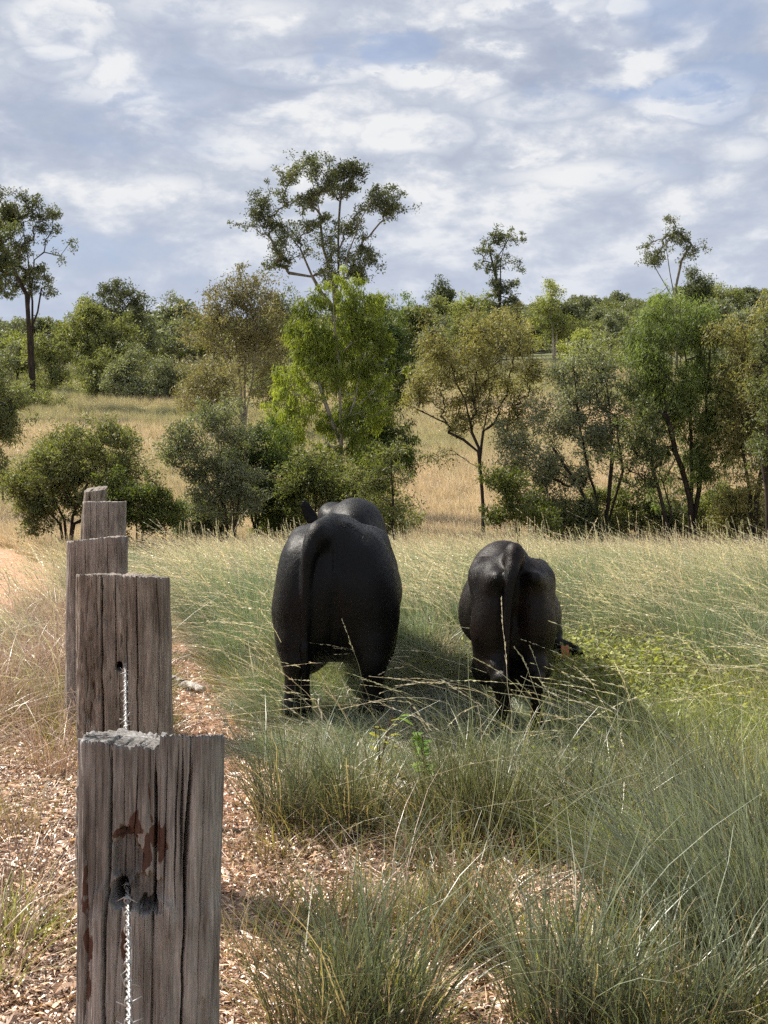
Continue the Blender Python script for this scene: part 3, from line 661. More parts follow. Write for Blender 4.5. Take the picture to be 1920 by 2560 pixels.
T('low_shrub', 'leafy olive shrub hiding the trunk foot of the weeping gum', 'bush', 31, (790, 1335), [[(790, 1270), (780, 1180)], [(800, 1280), (850, 1200)], [(780, 1290), (735, 1220)]],
  [(770, 1170, 50, 50), (830, 1210, 60, 55), (750, 1240, 55, 50), (880, 1250, 50, 45), (820, 1290, 60, 35)], 340, 50, .08, .026, leaf_mat('leaf_shrub', (.055, .07, .025), (.19, .21, .08), .35), BARK_D, 8, .045, .22, shell=.5, low=.2)
T('single_stem_tree', 'brown olive tree with one dark bare trunk between the two animals', 'tree', 32, (1208, 1345), [[(1207, 1260), (1200, 1170), (1196, 1120), (1170, 1040), (1140, 960), (1120, 880)], [(1207, 1260), (1200, 1170), (1205, 1120), (1222, 1030), (1240, 940), (1250, 850)], [(1207, 1260), (1200, 1170), (1196, 1130), (1160, 1100), (1120, 1080)]],
  [(1140, 850, 85, 60), (1240, 840, 80, 60), (1085, 910, 65, 60), (1190, 910, 90, 60), (1290, 920, 60, 80), (1100, 980, 75, 60), (1240, 990, 90, 60), (1060, 1000, 45, 50), (1310, 1020, 40, 50), (1140, 1080, 50, 35, .8), (1115, 1140, 35, 22, .8), (1280, 1060, 40, 30, .7)], 520, 46, .085, .026, L_BROWN, BARK_D, 9, .062, .24, droop=.15, shell=.5, low=.95)
T('grey_bush', 'large grey green bush with several leaning black stems right of the single trunk tree', 'bush', 31, (1500, 1345), [[(1470, 1260), (1420, 1180), (1380, 1120)], [(1490, 1240), (1460, 1130), (1440, 1020), (1430, 920)], [(1520, 1260), (1530, 1140), (1520, 1000), (1500, 900)], [(1530, 1280), (1560, 1180), (1550, 1050)]],
  [(1500, 900, 50, 55), (1440, 950, 75, 60), (1530, 960, 55, 80), (1390, 1020, 70, 60), (1480, 1050, 80, 70), (1340, 1100, 70, 60), (1440, 1150, 90, 60), (1320, 1190, 65, 55), (1380, 1250, 85, 50), (1300, 1150, 40, 50), (1540, 1100, 50, 70), (1350, 1300, 60, 30)], 560, 52, .085, .027, L_GREY, BARK_D, 10, .08, .25, shell=.46, low=.3)
T('low_shrub', 'low olive shrub with yellow green tips left of the leaning black stems', 'bush', 28.5, (1290, 1345), [[(1290, 1300), (1270, 1240)], [(1300, 1300), (1330, 1250)]],
  [(1275, 1230, 50, 50), (1330, 1270, 60, 45), (1265, 1290, 40, 35), (1250, 1195, 35, 30)], 150, 50, .08, .026, leaf_mat('leaf_shrub', (.045, .06, .02), (.15, .17, .05), .35), BARK_D, 11, .035, .2, shell=.45, low=.2)
T('feathery_tree', 'bright green feathery tree with dark straight trunks at the right', 'tree', 31, (1735, 1350), [[(1730, 1200), (1725, 1050), (1715, 900), (1700, 780)], [(1745, 1230), (1760, 1100), (1765, 950), (1770, 850)], [(1720, 1250), (1680, 1130), (1650, 1000)]],
  [(1660, 760, 50, 40), (1720, 800, 75, 50), (1640, 850, 60, 55), (1600, 900, 40, 50), (1620, 950, 55, 50), (1700, 900, 80, 70), (1790, 900, 50, 60), (1800, 960, 50, 50), (1760, 1000, 80, 80), (1680, 1010, 60, 70), (1640, 1070, 40, 60), (1720, 1120, 80, 70), (1790, 1100, 50, 90), (1700, 1200, 70, 50, .5), (1760, 790, 40, 45)], 620, 70, .13, .019, L_FEATHER, BARK_D, 12, .09, .26, droop=.5, shell=.42, low=.5)
T('crooked_tree', 'thin crooked dark stemmed tree left of the feathery green one', 'tree', 29.5, (1675, 1350), [[(1660, 1260), (1640, 1180), (1620, 1100), (1600, 1040)], [(1680, 1280), (1660, 1210), (1690, 1150)]],
  [(1600, 1050, 45, 50), (1640, 1110, 50, 40), (1590, 1140, 40, 45), (1640, 1200, 50, 35, .6)], 110, 46, .085, .026, L_DARK, BARK_D, 13, .05, .22, shell=.5, low=.8)
T('edge_tree', 'tawny olive tree cut off by the right edge', 'tree', 30, (1880, 1350), [[(1878, 1240), (1860, 1120), (1850, 1000), (1860, 880)], [(1890, 1250), (1910, 1120), (1930, 980)]],
  [(1850, 850, 50, 55), (1910, 820, 50, 60), (1860, 950, 55, 70), (1930, 940, 60, 90), (1850, 1060, 50, 70), (1910, 1100, 60, 80), (1870, 1190, 60, 50, .6), (1960, 1050, 50, 100), (1830, 1260, 50, 30, .5)], 420, 52, .09, .024, L_BROWN, BARK_D, 14, .08, .25, droop=.3, shell=.45, low=.7)
T('edge_tree', 'very dark trunked tree at the extreme right edge, nearest of the row', 'tree', 27.5, (1925, 1365), [[(1922, 1280), (1910, 1160), (1925, 1040)]],
  [(1930, 1000, 45, 60), (1950, 850, 50, 90), (1930, 1140, 40, 60)], 160, 50, .085, .026, L_DARK, BARK_D, 15, .07, .24, shell=.5, low=.8)
T('low_shrub', 'dark leafy shrub among the trunks below the feathery tree', 'bush', 32.5, (1600, 1345), [[(1600, 1290), (1590, 1240)], [(1610, 1290), (1640, 1250)]],
  [(1590, 1240, 60, 45), (1640, 1280, 60, 35), (1560, 1290, 50, 30), (1830, 1250, 50, 40)], 150, 50, .08, .026, L_DARK, BARK_D, 16, .04, .22, shell=.5, low=.2)
T('edge_tree', 'dark evergreen cut off by the left edge above the round bush', 'tree', 40, (-60, 1260), [[(-55, 1150), (-50, 1000), (-45, 900)]],
  [(-30, 920, 50, 50), (-10, 1000, 40, 60), (-5, 1080, 45, 60), (-20, 1150, 45, 50), (-70, 1000, 60, 120), (5, 990, 25, 30)], 280, 60, .13, .035, L_DARK, BARK_D, 17, .1, .32, droop=.3, shell=.45)
for q, (px, d_, w_, h_, lab, m_) in enumerate([(1420, 30.5, 70, 40, 'dense dark undergrowth shrub at the feet of the leaning black stems', L_DARK), (1520, 32, 70, 55, 'olive shrub between the grey green bush and the feathery tree', L_OLIVE),
        (1680, 33, 80, 50, 'dark shrub directly behind the feathery tree trunks', L_DARK), (1790, 32, 70, 55, 'olive shrub right of the feathery tree trunks', L_OLIVE), (1870, 31, 70, 45, 'brown olive shrub near the right edge under the tawny tree', L_BROWN),
        (500, 31, 60, 36, 'low grey green shrub under the open bush with reddish stems', L_GREY), (700, 33, 70, 50, 'mid green shrub right of the dense bush behind the bull', L_OLIVE), (940, 32, 70, 50, 'olive shrub around the foot of the thin straight sapling', L_OLIVE)]):
    T('low_shrub', lab, 'bush', d_, (px, 1370), [[(px, 1320), (px - 10, 1270)], [(px + 4, 1330), (px + 30, 1280)]], [(px, 1290 - h_ * .3, w_, h_), (px - w_ * .6, 1320, w_ * .6, h_ * .6), (px + w_ * .6, 1310, w_ * .6, h_ * .7), (px, 1345, w_, 20)], 230, 46, .085, .026, m_, BARK_D, 80 + q, .04, .2, shell=.42, low=.2)
# -- beyond the golden field
T('multi_trunk_gum', 'tawny gum with several pale straight trunks at the field edge left of centre', 'tree', 72, (612, 1085), [[(604, 1000), (596, 900), (585, 800), (575, 720)], [(612, 1000), (615, 880), (618, 780), (615, 700)], [(618, 1020), (640, 900), (650, 780)], [(600, 1010), (570, 900), (545, 800)]],
  [(605, 705, 42, 42), (555, 760, 45, 45), (650, 770, 45, 55), (600, 800, 70, 60), (530, 830, 40, 50), (670, 860, 45, 60), (600, 890, 80, 50, .7), (530, 920, 45, 60, .8), (640, 960, 60, 40, .35)], 420, 46, .19, .06, L_YELLOW, BARK_P, 20, .15, .55, droop=.25, shell=.45, low=.8)
T('olive_tree_far', 'yellow olive low tree left of the pale multi trunked gum', 'tree', 68, (530, 1080), [[(530, 1010), (525, 950)]],
  [(530, 930, 50, 45), (505, 975, 40, 40), (560, 985, 50, 35), (490, 1010, 40, 30)], 130, 46, .19, .055, L_YELLOW, BARK_G, 21, .07, .55, droop=.2, shell=.45)
T('dark_gum', 'dark rounded gum between the pale multi trunked gum and the weeping gum', 'tree', 82, (690, 1050), [[(690, 960), (695, 860), (690, 780)]],
  [(690, 765, 32, 35), (690, 830, 42, 50), (700, 900, 45, 50), (685, 970, 50, 45)], 200, 56, .2, .065, L_DARK, BARK_D, 22, .14, .6, shell=.45)
T('tall_eucalypt', 'tallest eucalypt with wide open crown on bare limbs against the clouds', 'tree', 98, (838, 1030), [[(840, 900), (842, 720), (845, 600), (850, 500), (860, 430)], [(838, 900), (838, 740), (808, 620), (797, 520), (780, 450)], [(840, 900), (845, 760), (870, 640), (900, 560), (935, 500)], [(838, 900), (832, 780), (780, 690), (750, 620), (700, 560), (660, 530)], [(836, 880), (830, 760), (780, 690), (720, 680)]],
  [(735, 430, 28, 24), (770, 415, 25, 18), (720, 445, 15, 12), (805, 425, 38, 30), (860, 410, 40, 26), (885, 430, 24, 22), (700, 480, 14, 14), (665, 500, 26, 20), (640, 525, 30, 18), (605, 560, 16, 9), (670, 540, 36, 22), (700, 575, 38, 20), (740, 510, 26, 26), (725, 610, 34, 22), (775, 480, 32, 28), (830, 470, 42, 28), (880, 480, 24, 20), (960, 480, 36, 22), (975, 520, 28, 22), (930, 520, 34, 24), (985, 540, 16, 12), (900, 540, 22, 18), (770, 555, 22, 20), (805, 545, 20, 16), (850, 560, 22, 16), (890, 580, 20, 16), (815, 610, 20, 20), (845, 640, 26, 24), (880, 660, 30, 26), (920, 640, 30, 22), (940, 665, 22, 16), (680, 655, 34, 18), (705, 640, 20, 16), (830, 690, 40, 20), (900, 690, 34, 18), (750, 660, 12, 12, .5)],
  820, 34, .20, .085, L_EUC, BARK_G, 23, .24, .46, shell=.6, low=1.2, rtip=.018, squash=.75, depth=1.0, grow=1.22)
T('tall_eucalypt', 'tall eucalypt with a black bare trunk at the left, crown against the sky', 'tree', 92, (85, 1015), [[(82, 930), (76, 830), (74, 750), (60, 640), (45, 560)], [(82, 930), (76, 830), (95, 780), (105, 720)], [(76, 830), (74, 740), (85, 650), (110, 630), (150, 640), (180, 600)], [(76, 830), (72, 740), (30, 650), (5, 600)]],
  [(40, 510, 55, 28), (80, 500, 20, 16), (20, 560, 40, 26), (65, 545, 26, 20), (110, 540, 18, 14), (145, 550, 24, 18), (120, 580, 26, 16), (30, 610, 40, 26), (90, 600, 24, 16, .5), (180, 610, 10, 12), (150, 620, 18, 8, .6), (95, 690, 24, 24), (110, 720, 18, 26), (70, 700, 26, 30), (30, 690, 26, 30), (60, 650, 30, 20, .8), (0, 660, 30, 40)],
  400, 32, .19, .08, L_EUC, BARK_D, 24, .22, .42, shell=.6, low=1.3, rtip=.018, depth=1.0, grow=1.2)
T('tall_eucalypt', 'dark eucalypt crown cut off by the left edge beside the black bare trunk', 'tree', 84, (-70, 1040), [[(-65, 900), (-60, 780), (-30, 700), (0, 640)], [(-65, 900), (-60, 760), (-50, 620)]],
  [(10, 575, 24, 22), (0, 620, 36, 28), (-10, 680, 40, 30), (20, 650, 25, 22), (-20, 730, 40, 22), (25, 735, 30, 10, .5), (-60, 600, 50, 50)], 150, 50, .18, .08, L_DARK, BARK_D, 25, .24, .42, shell=.6, low=1.3, rtip=.018)
T('slim_eucalypt', 'slim tall eucalypt rising alone above the woods right of centre', 'tree', 165, (1245, 930), [[(1247, 830), (1250, 740), (1248, 660), (1262, 600)], [(1250, 740), (1240, 680), (1225, 620)]],
  [(1265, 585, 30, 16), (1235, 600, 26, 14), (1290, 600, 12, 14), (1220, 630, 22, 14), (1250, 640, 20, 12), (1280, 660, 18, 12), (1225, 665, 20, 14), (1240, 700, 26, 18), (1270, 715, 24, 18), (1235, 740, 28, 18), (1265, 755, 30, 18), (1245, 780, 34, 16), (1215, 655, 12, 10)], 170, 40, .28, .13, L_EUC, BARK_D, 26, .26, .6, shell=.6, low=1.0, rtip=.03, group=None)
T('sparse_eucalypt', 'sparse twiggy eucalypt rising above the feathery tree', 'tree', 130, (1690, 960), [[(1690, 850), (1690, 740), (1680, 680), (1670, 600), (1672, 560)], [(1690, 750), (1650, 680), (1630, 640)], [(1690, 720), (1705, 650), (1730, 610)]],
  [(1672, 555, 10, 16), (1690, 580, 20, 12), (1720, 590, 18, 16), (1740, 620, 20, 12), (1700, 620, 22, 14, .7), (1665, 600, 12, 12), (1610, 620, 12, 12), (1640, 635, 26, 14), (1625, 650, 22, 10), (1730, 640, 20, 8, .6), (1650, 650, 20, 8, .7)], 120, 30, .24, .1, L_EUC, BARK_G, 27, .16, .5, shell=.6, low=1.4, rtip=.022)
T('round_eucalypt', 'round topped open eucalypt among the left woods', 'tree', 118, (290, 980), [[(290, 900), (285, 820), (280, 760)], [(288, 860), (320, 790)]],
  [(285, 730, 42, 28), (320, 750, 40, 28), (255, 760, 30, 22), (300, 780, 50, 30), (340, 790, 24, 24, .6)], 150, 40, .24, .11, L_EUC, BARK_G, 28, .2, .6, shell=.55)
T('spreading_tree', 'dense yellowish green tree in the left woods below the round open one', 'tree', 106, (255, 1000), [[(255, 940), (250, 860), (230, 800)], [(258, 940), (285, 850)]],
  [(225, 770, 45, 30), (260, 800, 50, 40), (200, 820, 40, 35), (300, 830, 35, 40), (190, 870, 36, 34), (330, 880, 36, 34), (250, 870, 60, 40), (365, 910, 20, 22)], 260, 52, .22, .09, L_OLIVE, BARK_D, 29, .2, .65, shell=.45)
T('round_shrub', 'grey green rounded shrub in front of the left woods', 'bush', 97, (315, 1010), [[(315, 960), (315, 920)]],
  [(315, 900, 45, 35), (300, 945, 50, 40), (340, 960, 40, 40), (310, 985, 55, 25)], 190, 52, .19, .075, L_GREY, BARK_D, 30, .12, .55, shell=.42)
T('round_shrub', 'smaller olive tree left beside the grey rounded shrub', 'bush', 98, (240, 1005), [[(240, 950), (238, 910)]],
  [(238, 900, 32, 30), (225, 945, 32, 35), (255, 960, 30, 35), (238, 985, 36, 20)], 130, 50, .19, .075, L_OLIVE, BARK_D, 31, .1, .55, shell=.42)
T('pale_shrub', 'pale grey shrub at the right end of the left woods', 'bush', 96, (400, 1008), [[(400, 970), (400, 950)]],
  [(395, 935, 35, 28), (430, 960, 30, 26), (380, 975, 40, 26), (460, 950, 24, 26), (450, 985, 30, 18)], 140, 50, .18, .07, L_GREY, BARK_G, 32, .08, .55, shell=.42)
T('dark_tree_far', 'olive tree right behind the black bare trunk', 'tree', 104, (128, 1005), [[(128, 950), (125, 900)]],
  [(125, 865, 40, 35), (100, 900, 35, 35), (150, 910, 30, 40), (130, 950, 36, 36), (90, 950, 30, 24)], 170, 50, .2, .08, L_OLIVE, BARK_D, 33, .13, .6, shell=.42)
T('lime_tree_far', 'yellow green treetop left of the black bare trunk', 'tree', 120, (45, 990), [[(45, 920), (42, 880)]],
  [(42, 850, 30, 20), (35, 880, 30, 24), (50, 910, 34, 26), (20, 930, 30, 30)], 120, 46, .22, .1, L_YGREEN, BARK_D, 34, .12, .65, shell=.42)
T('grey_shrub_far', 'grey green shrub at the foot of the black bare trunk', 'bush', 90, (80, 1030), [[(80, 1010), (70, 1000)]],
  [(60, 990, 50, 22), (110, 1010, 36, 16), (20, 1000, 40, 26), (80, 1015, 50, 14)], 130, 46, .17, .07, L_OLIVE, BARK_D, 35, .06, .5, shell=.42)
T('two_stem_tree', 'slender pale two stemmed tree in the green clearing', 'tree', 122, (1385, 950), [[(1383, 870), (1378, 800), (1375, 740)], [(1388, 880), (1395, 800)]],
  [(1378, 725, 16, 18), (1375, 755, 30, 22), (1360, 790, 34, 28), (1400, 800, 34, 28), (1380, 830, 40, 24), (1375, 860, 30, 16, .5)], 160, 42, .22, .09, L_YGREEN, BARK_P, 36, .12, .6, shell=.5, low=1.0)
T('round_shrub', 'round yellow green tree right of the slender two stemmed one', 'tree', 100, (1480, 930), [[(1480, 890), (1480, 870)]],
  [(1480, 850, 38, 28), (1470, 880, 40, 28), (1430, 885, 22, 18), (1500, 905, 34, 24)], 150, 50, .19, .08, L_YGREEN, BARK_D, 37, .1, .55, shell=.42)
for q, (px, py, rx, ry, lab, m) in enumerate([(1065, 770, 40, 60, 'dark cone shaped tree above the tawny single trunk tree, left side', L_OLIVE), (1030, 800, 36, 50, 'green tree right of the dark green gum top', L_FEATHER),
        (1175, 770, 28, 24, 'small round yellow green treetop just left of the slim tall eucalypt', L_YGREEN), (1110, 740, 14, 30, 'narrow dark treetop left of the small round yellow green one', L_DARK),
        (1300, 790, 40, 40, 'olive treetop right below the slim tall eucalypt', L_BROWN), (1740, 700, 36, 36, 'dark rounded treetop right of the sparse twiggy eucalypt', L_DARK),
        (1800, 740, 44, 40, 'dark green treetop at the upper right behind the feathery tree', L_OLIVE), (1540, 800, 40, 40, 'olive treetop left of the feathery tree top', L_OLIVE)]):
    dd = 150 + 7 * q
    T('woodland_tree', lab, 'tree', dd, (px, py + 120), [[(px, py + 60), (px, py)]], [(px, py, rx, ry), (px - rx * .4, py + ry * .8, rx, ry), (px + rx * .5, py + ry, rx, ry), (px, py + ry * 1.8, rx * 1.1, ry)], 170, 46, .3, .13, m, BARK_D, 50 + q, .2, .85, shell=.42, depth=1)
T('twiggy_tree', 'thin leafless looking pale tree on the skyline left of the tawny gum', 'tree', 190, (425, 850), [[(425, 800), (422, 770)], [(425, 800), (440, 760)], [(425, 810), (405, 765)]],
  [(420, 750, 24, 16), (445, 760, 18, 14), (395, 750, 8, 8), (430, 785, 24, 16)], 50, 16, .3, .12, L_GREY, BARK_P, 60, .16, .7, shell=.6, low=1.0, rtip=.04)

# -- woods of the slope: individual copies, then one far mass
def proto_tree(seed, mat, h=9.0, wide=.32, per=26, n=70):
    r = np.random.default_rng(seed)
    nb = 9; C_ = []
    for b in range(nb):
        cz = r.uniform(.42, .88) * h; cr = wide * h * (1.1 - abs(cz / h - .6)) * r.uniform(.3, .55); a = r.uniform(0, 2 * PI); rr = r.uniform(.1, .75) * wide * h
        o = r.normal(0, 1, (n // nb, 3)); o /= np.linalg.norm(o, axis=1, keepdims=True); o *= r.uniform(0, 1, (len(o), 1)) ** .4
        C_.append(np.array([np.cos(a) * rr, np.sin(a) * rr, cz]) + o * cr * np.array([1, 1, .8]))
    C_ = np.concatenate(C_); C_[:, 2] = np.maximum(C_[:, 2], h * .16)
    ti = np.clip(.5 + .5 * vnoise(C_[:, 0] * .5, C_[:, 1] * .5, C_[:, 2] * .5, seed), 0, 1)
    V, Fq, t_ = leaves_np(C_, np.full(len(C_), .10 * h), per, .055 * h, .026 * h, .1, r, ti)
    par = [-1, 0, 1, 2]; nd = [np.array([0, 0, -.2]), np.array([.1, 0, h * .3]), np.array([.0, .1, h * .55]), np.array([.1, 0, h * .8])]; rd = [.16, .13, .09, .04]
    for k in range(0, len(C_), 9): nd.append(C_[k]); par.append(1 + (k // 9) % 2); rd.append(.04)
    tv, tf = tube_mesh(np.array(nd), par, np.array(rd), 4)
    tr = mesh_np('trunk', tv, tf, BARK_G, link=False, smooth=True); cr_ = mesh_np('crown', V, Fq, mat, link=False, attrs={'tint': t_})
    return tr, cr_
L_FAR = leaf_mat('leaf_far_woods_hazed', (.10, .115, .08), (.26, .275, .18), .3)  # light grey leaves: the fading by distance haze is put into the colour
PT = [proto_tree(400 + k, m, h, wd) for k, (m, h, wd) in enumerate([(L_FAR, 9, .30), (L_OLIVE, 8.5, .36), (L_FAR, 10.5, .27), (L_EUC, 9.5, .33), (L_YGREEN, 6.5, .36), (L_GREY, 8, .3)])]
rw = np.random.default_rng(99)
sl_pts = []
for k in range(4000):
    d = rw.uniform(104, 200); px = rw.uniform(-40, 1960); x = (px - 960) / F * d
    lo = 112 + 22 * vnoise(np.array([px * .004]), np.array([.3]), seed=5)[0]
    if px > 1250 and px < 1560: lo = 150          # the green clearing
    if 1000 < px <= 1250: lo = 130
    if 430 < px < 1000: lo = 135
    if d < lo: continue
    if any((x - a) ** 2 + (d - b) ** 2 < 3.4 ** 2 for a, b in sl_pts): continue
    sl_pts.append((x, d))
    if len(sl_pts) >= 230: break
for k, (x, d) in enumerate(sl_pts):
    tr, cr_ = PT[[0, 1, 2, 3, 1, 4, 5, 0][k % 8]]
    e = empty('slope_tree', (x, d, G(x, d)), 'olive green tree of the mixed woods covering the slope behind the golden paddock', 'tree', 'trees of the wooded slope', rw.uniform(0, 6.28))
    s = rw.uniform(.42, .78); e.scale = (s * rw.uniform(.9, 1.2), s * rw.uniform(.9, 1.2), s)
    for o in (tr, cr_):
        c = o.copy(); COL.objects.link(c); c.parent = e
both = []
for k, (tr, cr_) in enumerate(PT):
    jm = bpy.data.meshes.new('wood_tree'); 
    nV = []; 
    for o in (cr_, tr):
        a = np.empty(len(o.data.vertices) * 3, np.float32); o.data.vertices.foreach_get('co', a); nV.append(a.reshape(-1, 3))
    def quads(o):
        a = np.empty(len(o.data.loops), np.int32); o.data.loops.foreach_get('vertex_index', a); return a.reshape(-1, 4)
    ti = np.empty(len(nV[0]), np.float32); cr_.data.attributes['tint'].data.foreach_get('value', ti)
    ob = mesh_np('wood_tree', np.concatenate(nV), np.concatenate([quads(cr_), quads(tr) + len(nV[0])]), cr_.data.materials[0], link=False, attrs={'tint': np.concatenate([ti, np.full(len(nV[1]), .5)])})
    both.append(ob)
c_wood = collection('wood_protos', both)
n = 5200
y = 185 + (620 - 185) * rw.uniform(0, 1, n) ** 1.1; x = rw.uniform(-1, 1, n) * (y * .31 + 5)
scatter('distant_wood', 'grey green eucalypt wood covering the far rising slope up to the skyline', 'wood', c_wood, pts(x, y), rots(n, .04), scales(n, .38, .80), np.ones((n, 3)), rng=rw)

# ============================================================ cattle (smoothly blended volumes, one skin each)
def surface_nets(f, lo, hi, h):
    ax = [np.arange(a, b + h, h) for a, b in zip(lo, hi)]
    X, Y, Z = np.meshgrid(*ax, indexing='ij'); D = f(X, Y, Z).astype(np.float32)
    s = D < 0; nx, ny, nz = D.shape
    c = sum(s[i:nx - 1 + i, j:ny - 1 + j, k:nz - 1 + k].astype(np.int8) for i in (0, 1) for j in (0, 1) for k in (0, 1))
    act = (c > 0) & (c < 8); idx = -np.ones(act.shape, np.int64); ii = np.argwhere(act); idx[act] = np.arange(len(ii))
    acc = np.zeros((len(ii), 3)); cnt = np.zeros(len(ii)); cor = [(i, j, k) for i in (0, 1) for j in (0, 1) for k in (0, 1)]
    for a in cor:
        for b in cor:
            if sum(b) - sum(a) == 1 and all(q >= p for p, q in zip(a, b)):
                da = D[ii[:, 0] + a[0], ii[:, 1] + a[1], ii[:, 2] + a[2]]; db = D[ii[:, 0] + b[0], ii[:, 1] + b[1], ii[:, 2] + b[2]]
                m = (da < 0) != (db < 0); t = np.where(m, da / np.where(da == db, 1, da - db), 0)
                p = np.array(a)[None] + (np.array(b) - np.array(a))[None] * t[:, None]; acc[m] += p[m]; cnt[m] += 1
    V = (ii + acc / cnt[:, None]) * h + np.array(lo)[None]; Fs = []
    for axis in range(3):
        sl0 = [slice(None)] * 3; sl1 = [slice(None)] * 3; sl0[axis] = slice(0, -1); sl1[axis] = slice(1, None)
        ch = s[tuple(sl0)] != s[tuple(sl1)]; e = np.argwhere(ch); o1, o2 = [a for a in range(3) if a != axis]
        e = e[(e[:, o1] > 0) & (e[:, o2] > 0) & (e[:, o1] < D.shape[o1] - 1) & (e[:, o2] < D.shape[o2] - 1)]
        def I(d1, d2):
            q = e.copy(); q[:, o1] -= d1; q[:, o2] -= d2; return idx[q[:, 0], q[:, 1], q[:, 2]]
        qd = np.stack([I(1, 1), I(0, 1), I(0, 0), I(1, 0)], -1); ins = s[e[:, 0], e[:, 1], e[:, 2]]
        flip = ins if axis != 1 else ~ins
        qd[~flip] = qd[~flip][:, ::-1]; Fs.append(qd)
    return V, np.concatenate(Fs)
def smin(a, b, k):
    h = np.maximum(k - np.abs(a - b), 0) / k; return np.minimum(a, b) - h * h * k * .25
def ell(c, r, rot=None):
    M = (rot or Matrix.Identity(3)).transposed(); c = np.array(c, float); r = np.array(r, float); M = np.array(M)
    def f(X, Y, Z):
        x, y, z = X - c[0], Y - c[1], Z - c[2]
        u_ = (M[0, 0] * x + M[0, 1] * y + M[0, 2] * z); v_ = (M[1, 0] * x + M[1, 1] * y + M[1, 2] * z); w_ = (M[2, 0] * x + M[2, 1] * y + M[2, 2] * z)
        k0 = np.sqrt((u_ / r[0]) ** 2 + (v_ / r[1]) ** 2 + (w_ / r[2]) ** 2) + 1e-6
        k1 = np.sqrt((u_ / r[0] ** 2) ** 2 + (v_ / r[1] ** 2) ** 2 + (w_ / r[2] ** 2) ** 2) + 1e-6
        return k0 * (k0 - 1) / k1
    return f
def cone(a, b, ra, rb):
    a = np.array(a, float); b = np.array(b, float); ab = b - a; L2 = ab @ ab
    def f(X, Y, Z):
        t = np.clip(((X - a[0]) * ab[0] + (Y - a[1]) * ab[1] + (Z - a[2]) * ab[2]) / L2, 0, 1)
        return np.sqrt((X - a[0] - ab[0] * t) ** 2 + (Y - a[1] - ab[1] * t) ** 2 + (Z - a[2] - ab[2] * t) ** 2) - (ra + (rb - ra) * t)
    return f
def chain(pts_, rs, k=.02):
    pts_ = np.array(pts_, float); t0 = np.linspace(0, 1, len(pts_)); 
    for _ in range(2):                                  # corner cutting gives a smooth curve
        q = [pts_[0]]; rr = [rs[0]]
        for i in range(len(pts_) - 1):
            q += [pts_[i] * .75 + pts_[i + 1] * .25, pts_[i] * .25 + pts_[i + 1] * .75]; rr += [rs[i] * .75 + rs[i + 1] * .25, rs[i] * .25 + rs[i + 1] * .75]
        pts_ = np.array(q + [pts_[-1]]); rs = rr + [rs[-1]]
    cs = [cone(pts_[i], pts_[i + 1], rs[i], rs[i + 1]) for i in range(len(pts_) - 1)]
    def f(X, Y, Z):
        D = cs[0](X, Y, Z)
        for c in cs[1:]: D = np.minimum(D, c(X, Y, Z))
        return D
    return [(f, k)]
def build_sdf(parts, seed):
    def f(X, Y, Z):
        D = None
        for g_, k in parts:
            d = g_(X, Y, Z); 
            if k < 0: D = -smin(-D, d, -k)      # carve
            else: D = d if D is None else smin(D, d, k)
        return D + .007 * vnoise(X * 6, Y * 5, Z * 4.5, seed) + .003 * vnoise(X * 14, Y * 12, Z * 9, seed + 2) + .0005 * vnoise(X * 26, Y * 26, Z * 26, seed + 1)
    return f
def hide_mat(name, c0, c1, rough=.42):
    m, t = new_mat(name); oc = t.n('ShaderNodeTexCoord').outputs['Object']
    c = t.ramp(t.noise(oc, 3.2, 5, .6), [(.4, c0), (.68, c1)])
    hn = t.noise(t.mapping(oc, scale=(1, .5, .3)), 160, 3, .7); lg = t.noise(oc, 14, 5, .6)
    bp = t.n('ShaderNodeBump', ins={'Strength': .5, 'Distance': .005, 'Height': hn}).outputs[0]
    bp = t.n('ShaderNodeBump', ins={'Strength': .25, 'Distance': .02, 'Height': lg, 'Normal': bp}).outputs[0]
    rg = t.math('MULTIPLY_ADD', lg, .25, rough - .1)
    out(t, t.n('ShaderNodeBsdfPrincipled', ins={'Base Color': c, 'Roughness': rg, 'Normal': bp, 'Specular IOR Level': .2}).outputs[0])
    return m
M_BULL = hide_mat('black_hide', (.0022, .0022, .0025), (.0048, .0044, .0043), .46)
M_COW = hide_mat('brown_black_hide', (.0035, .003, .0026), (.016, .0095, .0072), .46)

def leg_hind(s, hip, hock, fet, foot, rt=.15, rk=.075, rc=.042):
    st = hip[:2] + (hip[2],)
    knee = (hip[0] * 1.02, hip[1] + .14, hip[2] - .22)
    return [(cone(hip, knee, rt, rt * .82), .10), (cone(knee, (hock[0], hock[1] + .03, hock[2] + .08), rt * .72, rk * .95), .09),
            (cone((hock[0], hock[1] + .03, hock[2] + .08), hock, rk * .9, rk * .78), .04), (cone((hock[0], hock[1] - .045, hock[2] + .04), hock, .026, .04), .03),
            (cone(hock, fet, rc * 1.12, rc), .04), (cone(fet, fet, rc * 1.18, rc) if False else ell(fet, (rc * 1.3, rc * 1.35, rc * 1.3)), .03),
            (cone(fet, foot, rc * 1.05, rc * 1.35), .03), (ell((foot[0], foot[1] + .03, foot[2] - .01), (rc * 1.45, rc * 1.9, rc * .95)), .02)]
def leg_fore(x, y, top, r=.09, rc=.042, xf=None):
    xf = x if xf is None else xf
    return [(cone((x, y, top), (x, y + .01, .40), r, r * .62), .08), (ell((x, y + .01, .37), (r * .62, r * .66, r * .8)), .04),
            (cone((x, y + .01, .36), (xf, y, .13), rc, rc * .9), .03), (ell((xf, y, .12), (rc * 1.25, rc * 1.3, rc * 1.2)), .02),
            (cone((xf, y, .12), (xf, y + .03, .05), rc * 1.05, rc * 1.35), .02), (ell((xf, y + .04, .035), (rc * 1.45, rc * 1.9, .04)), .02)]
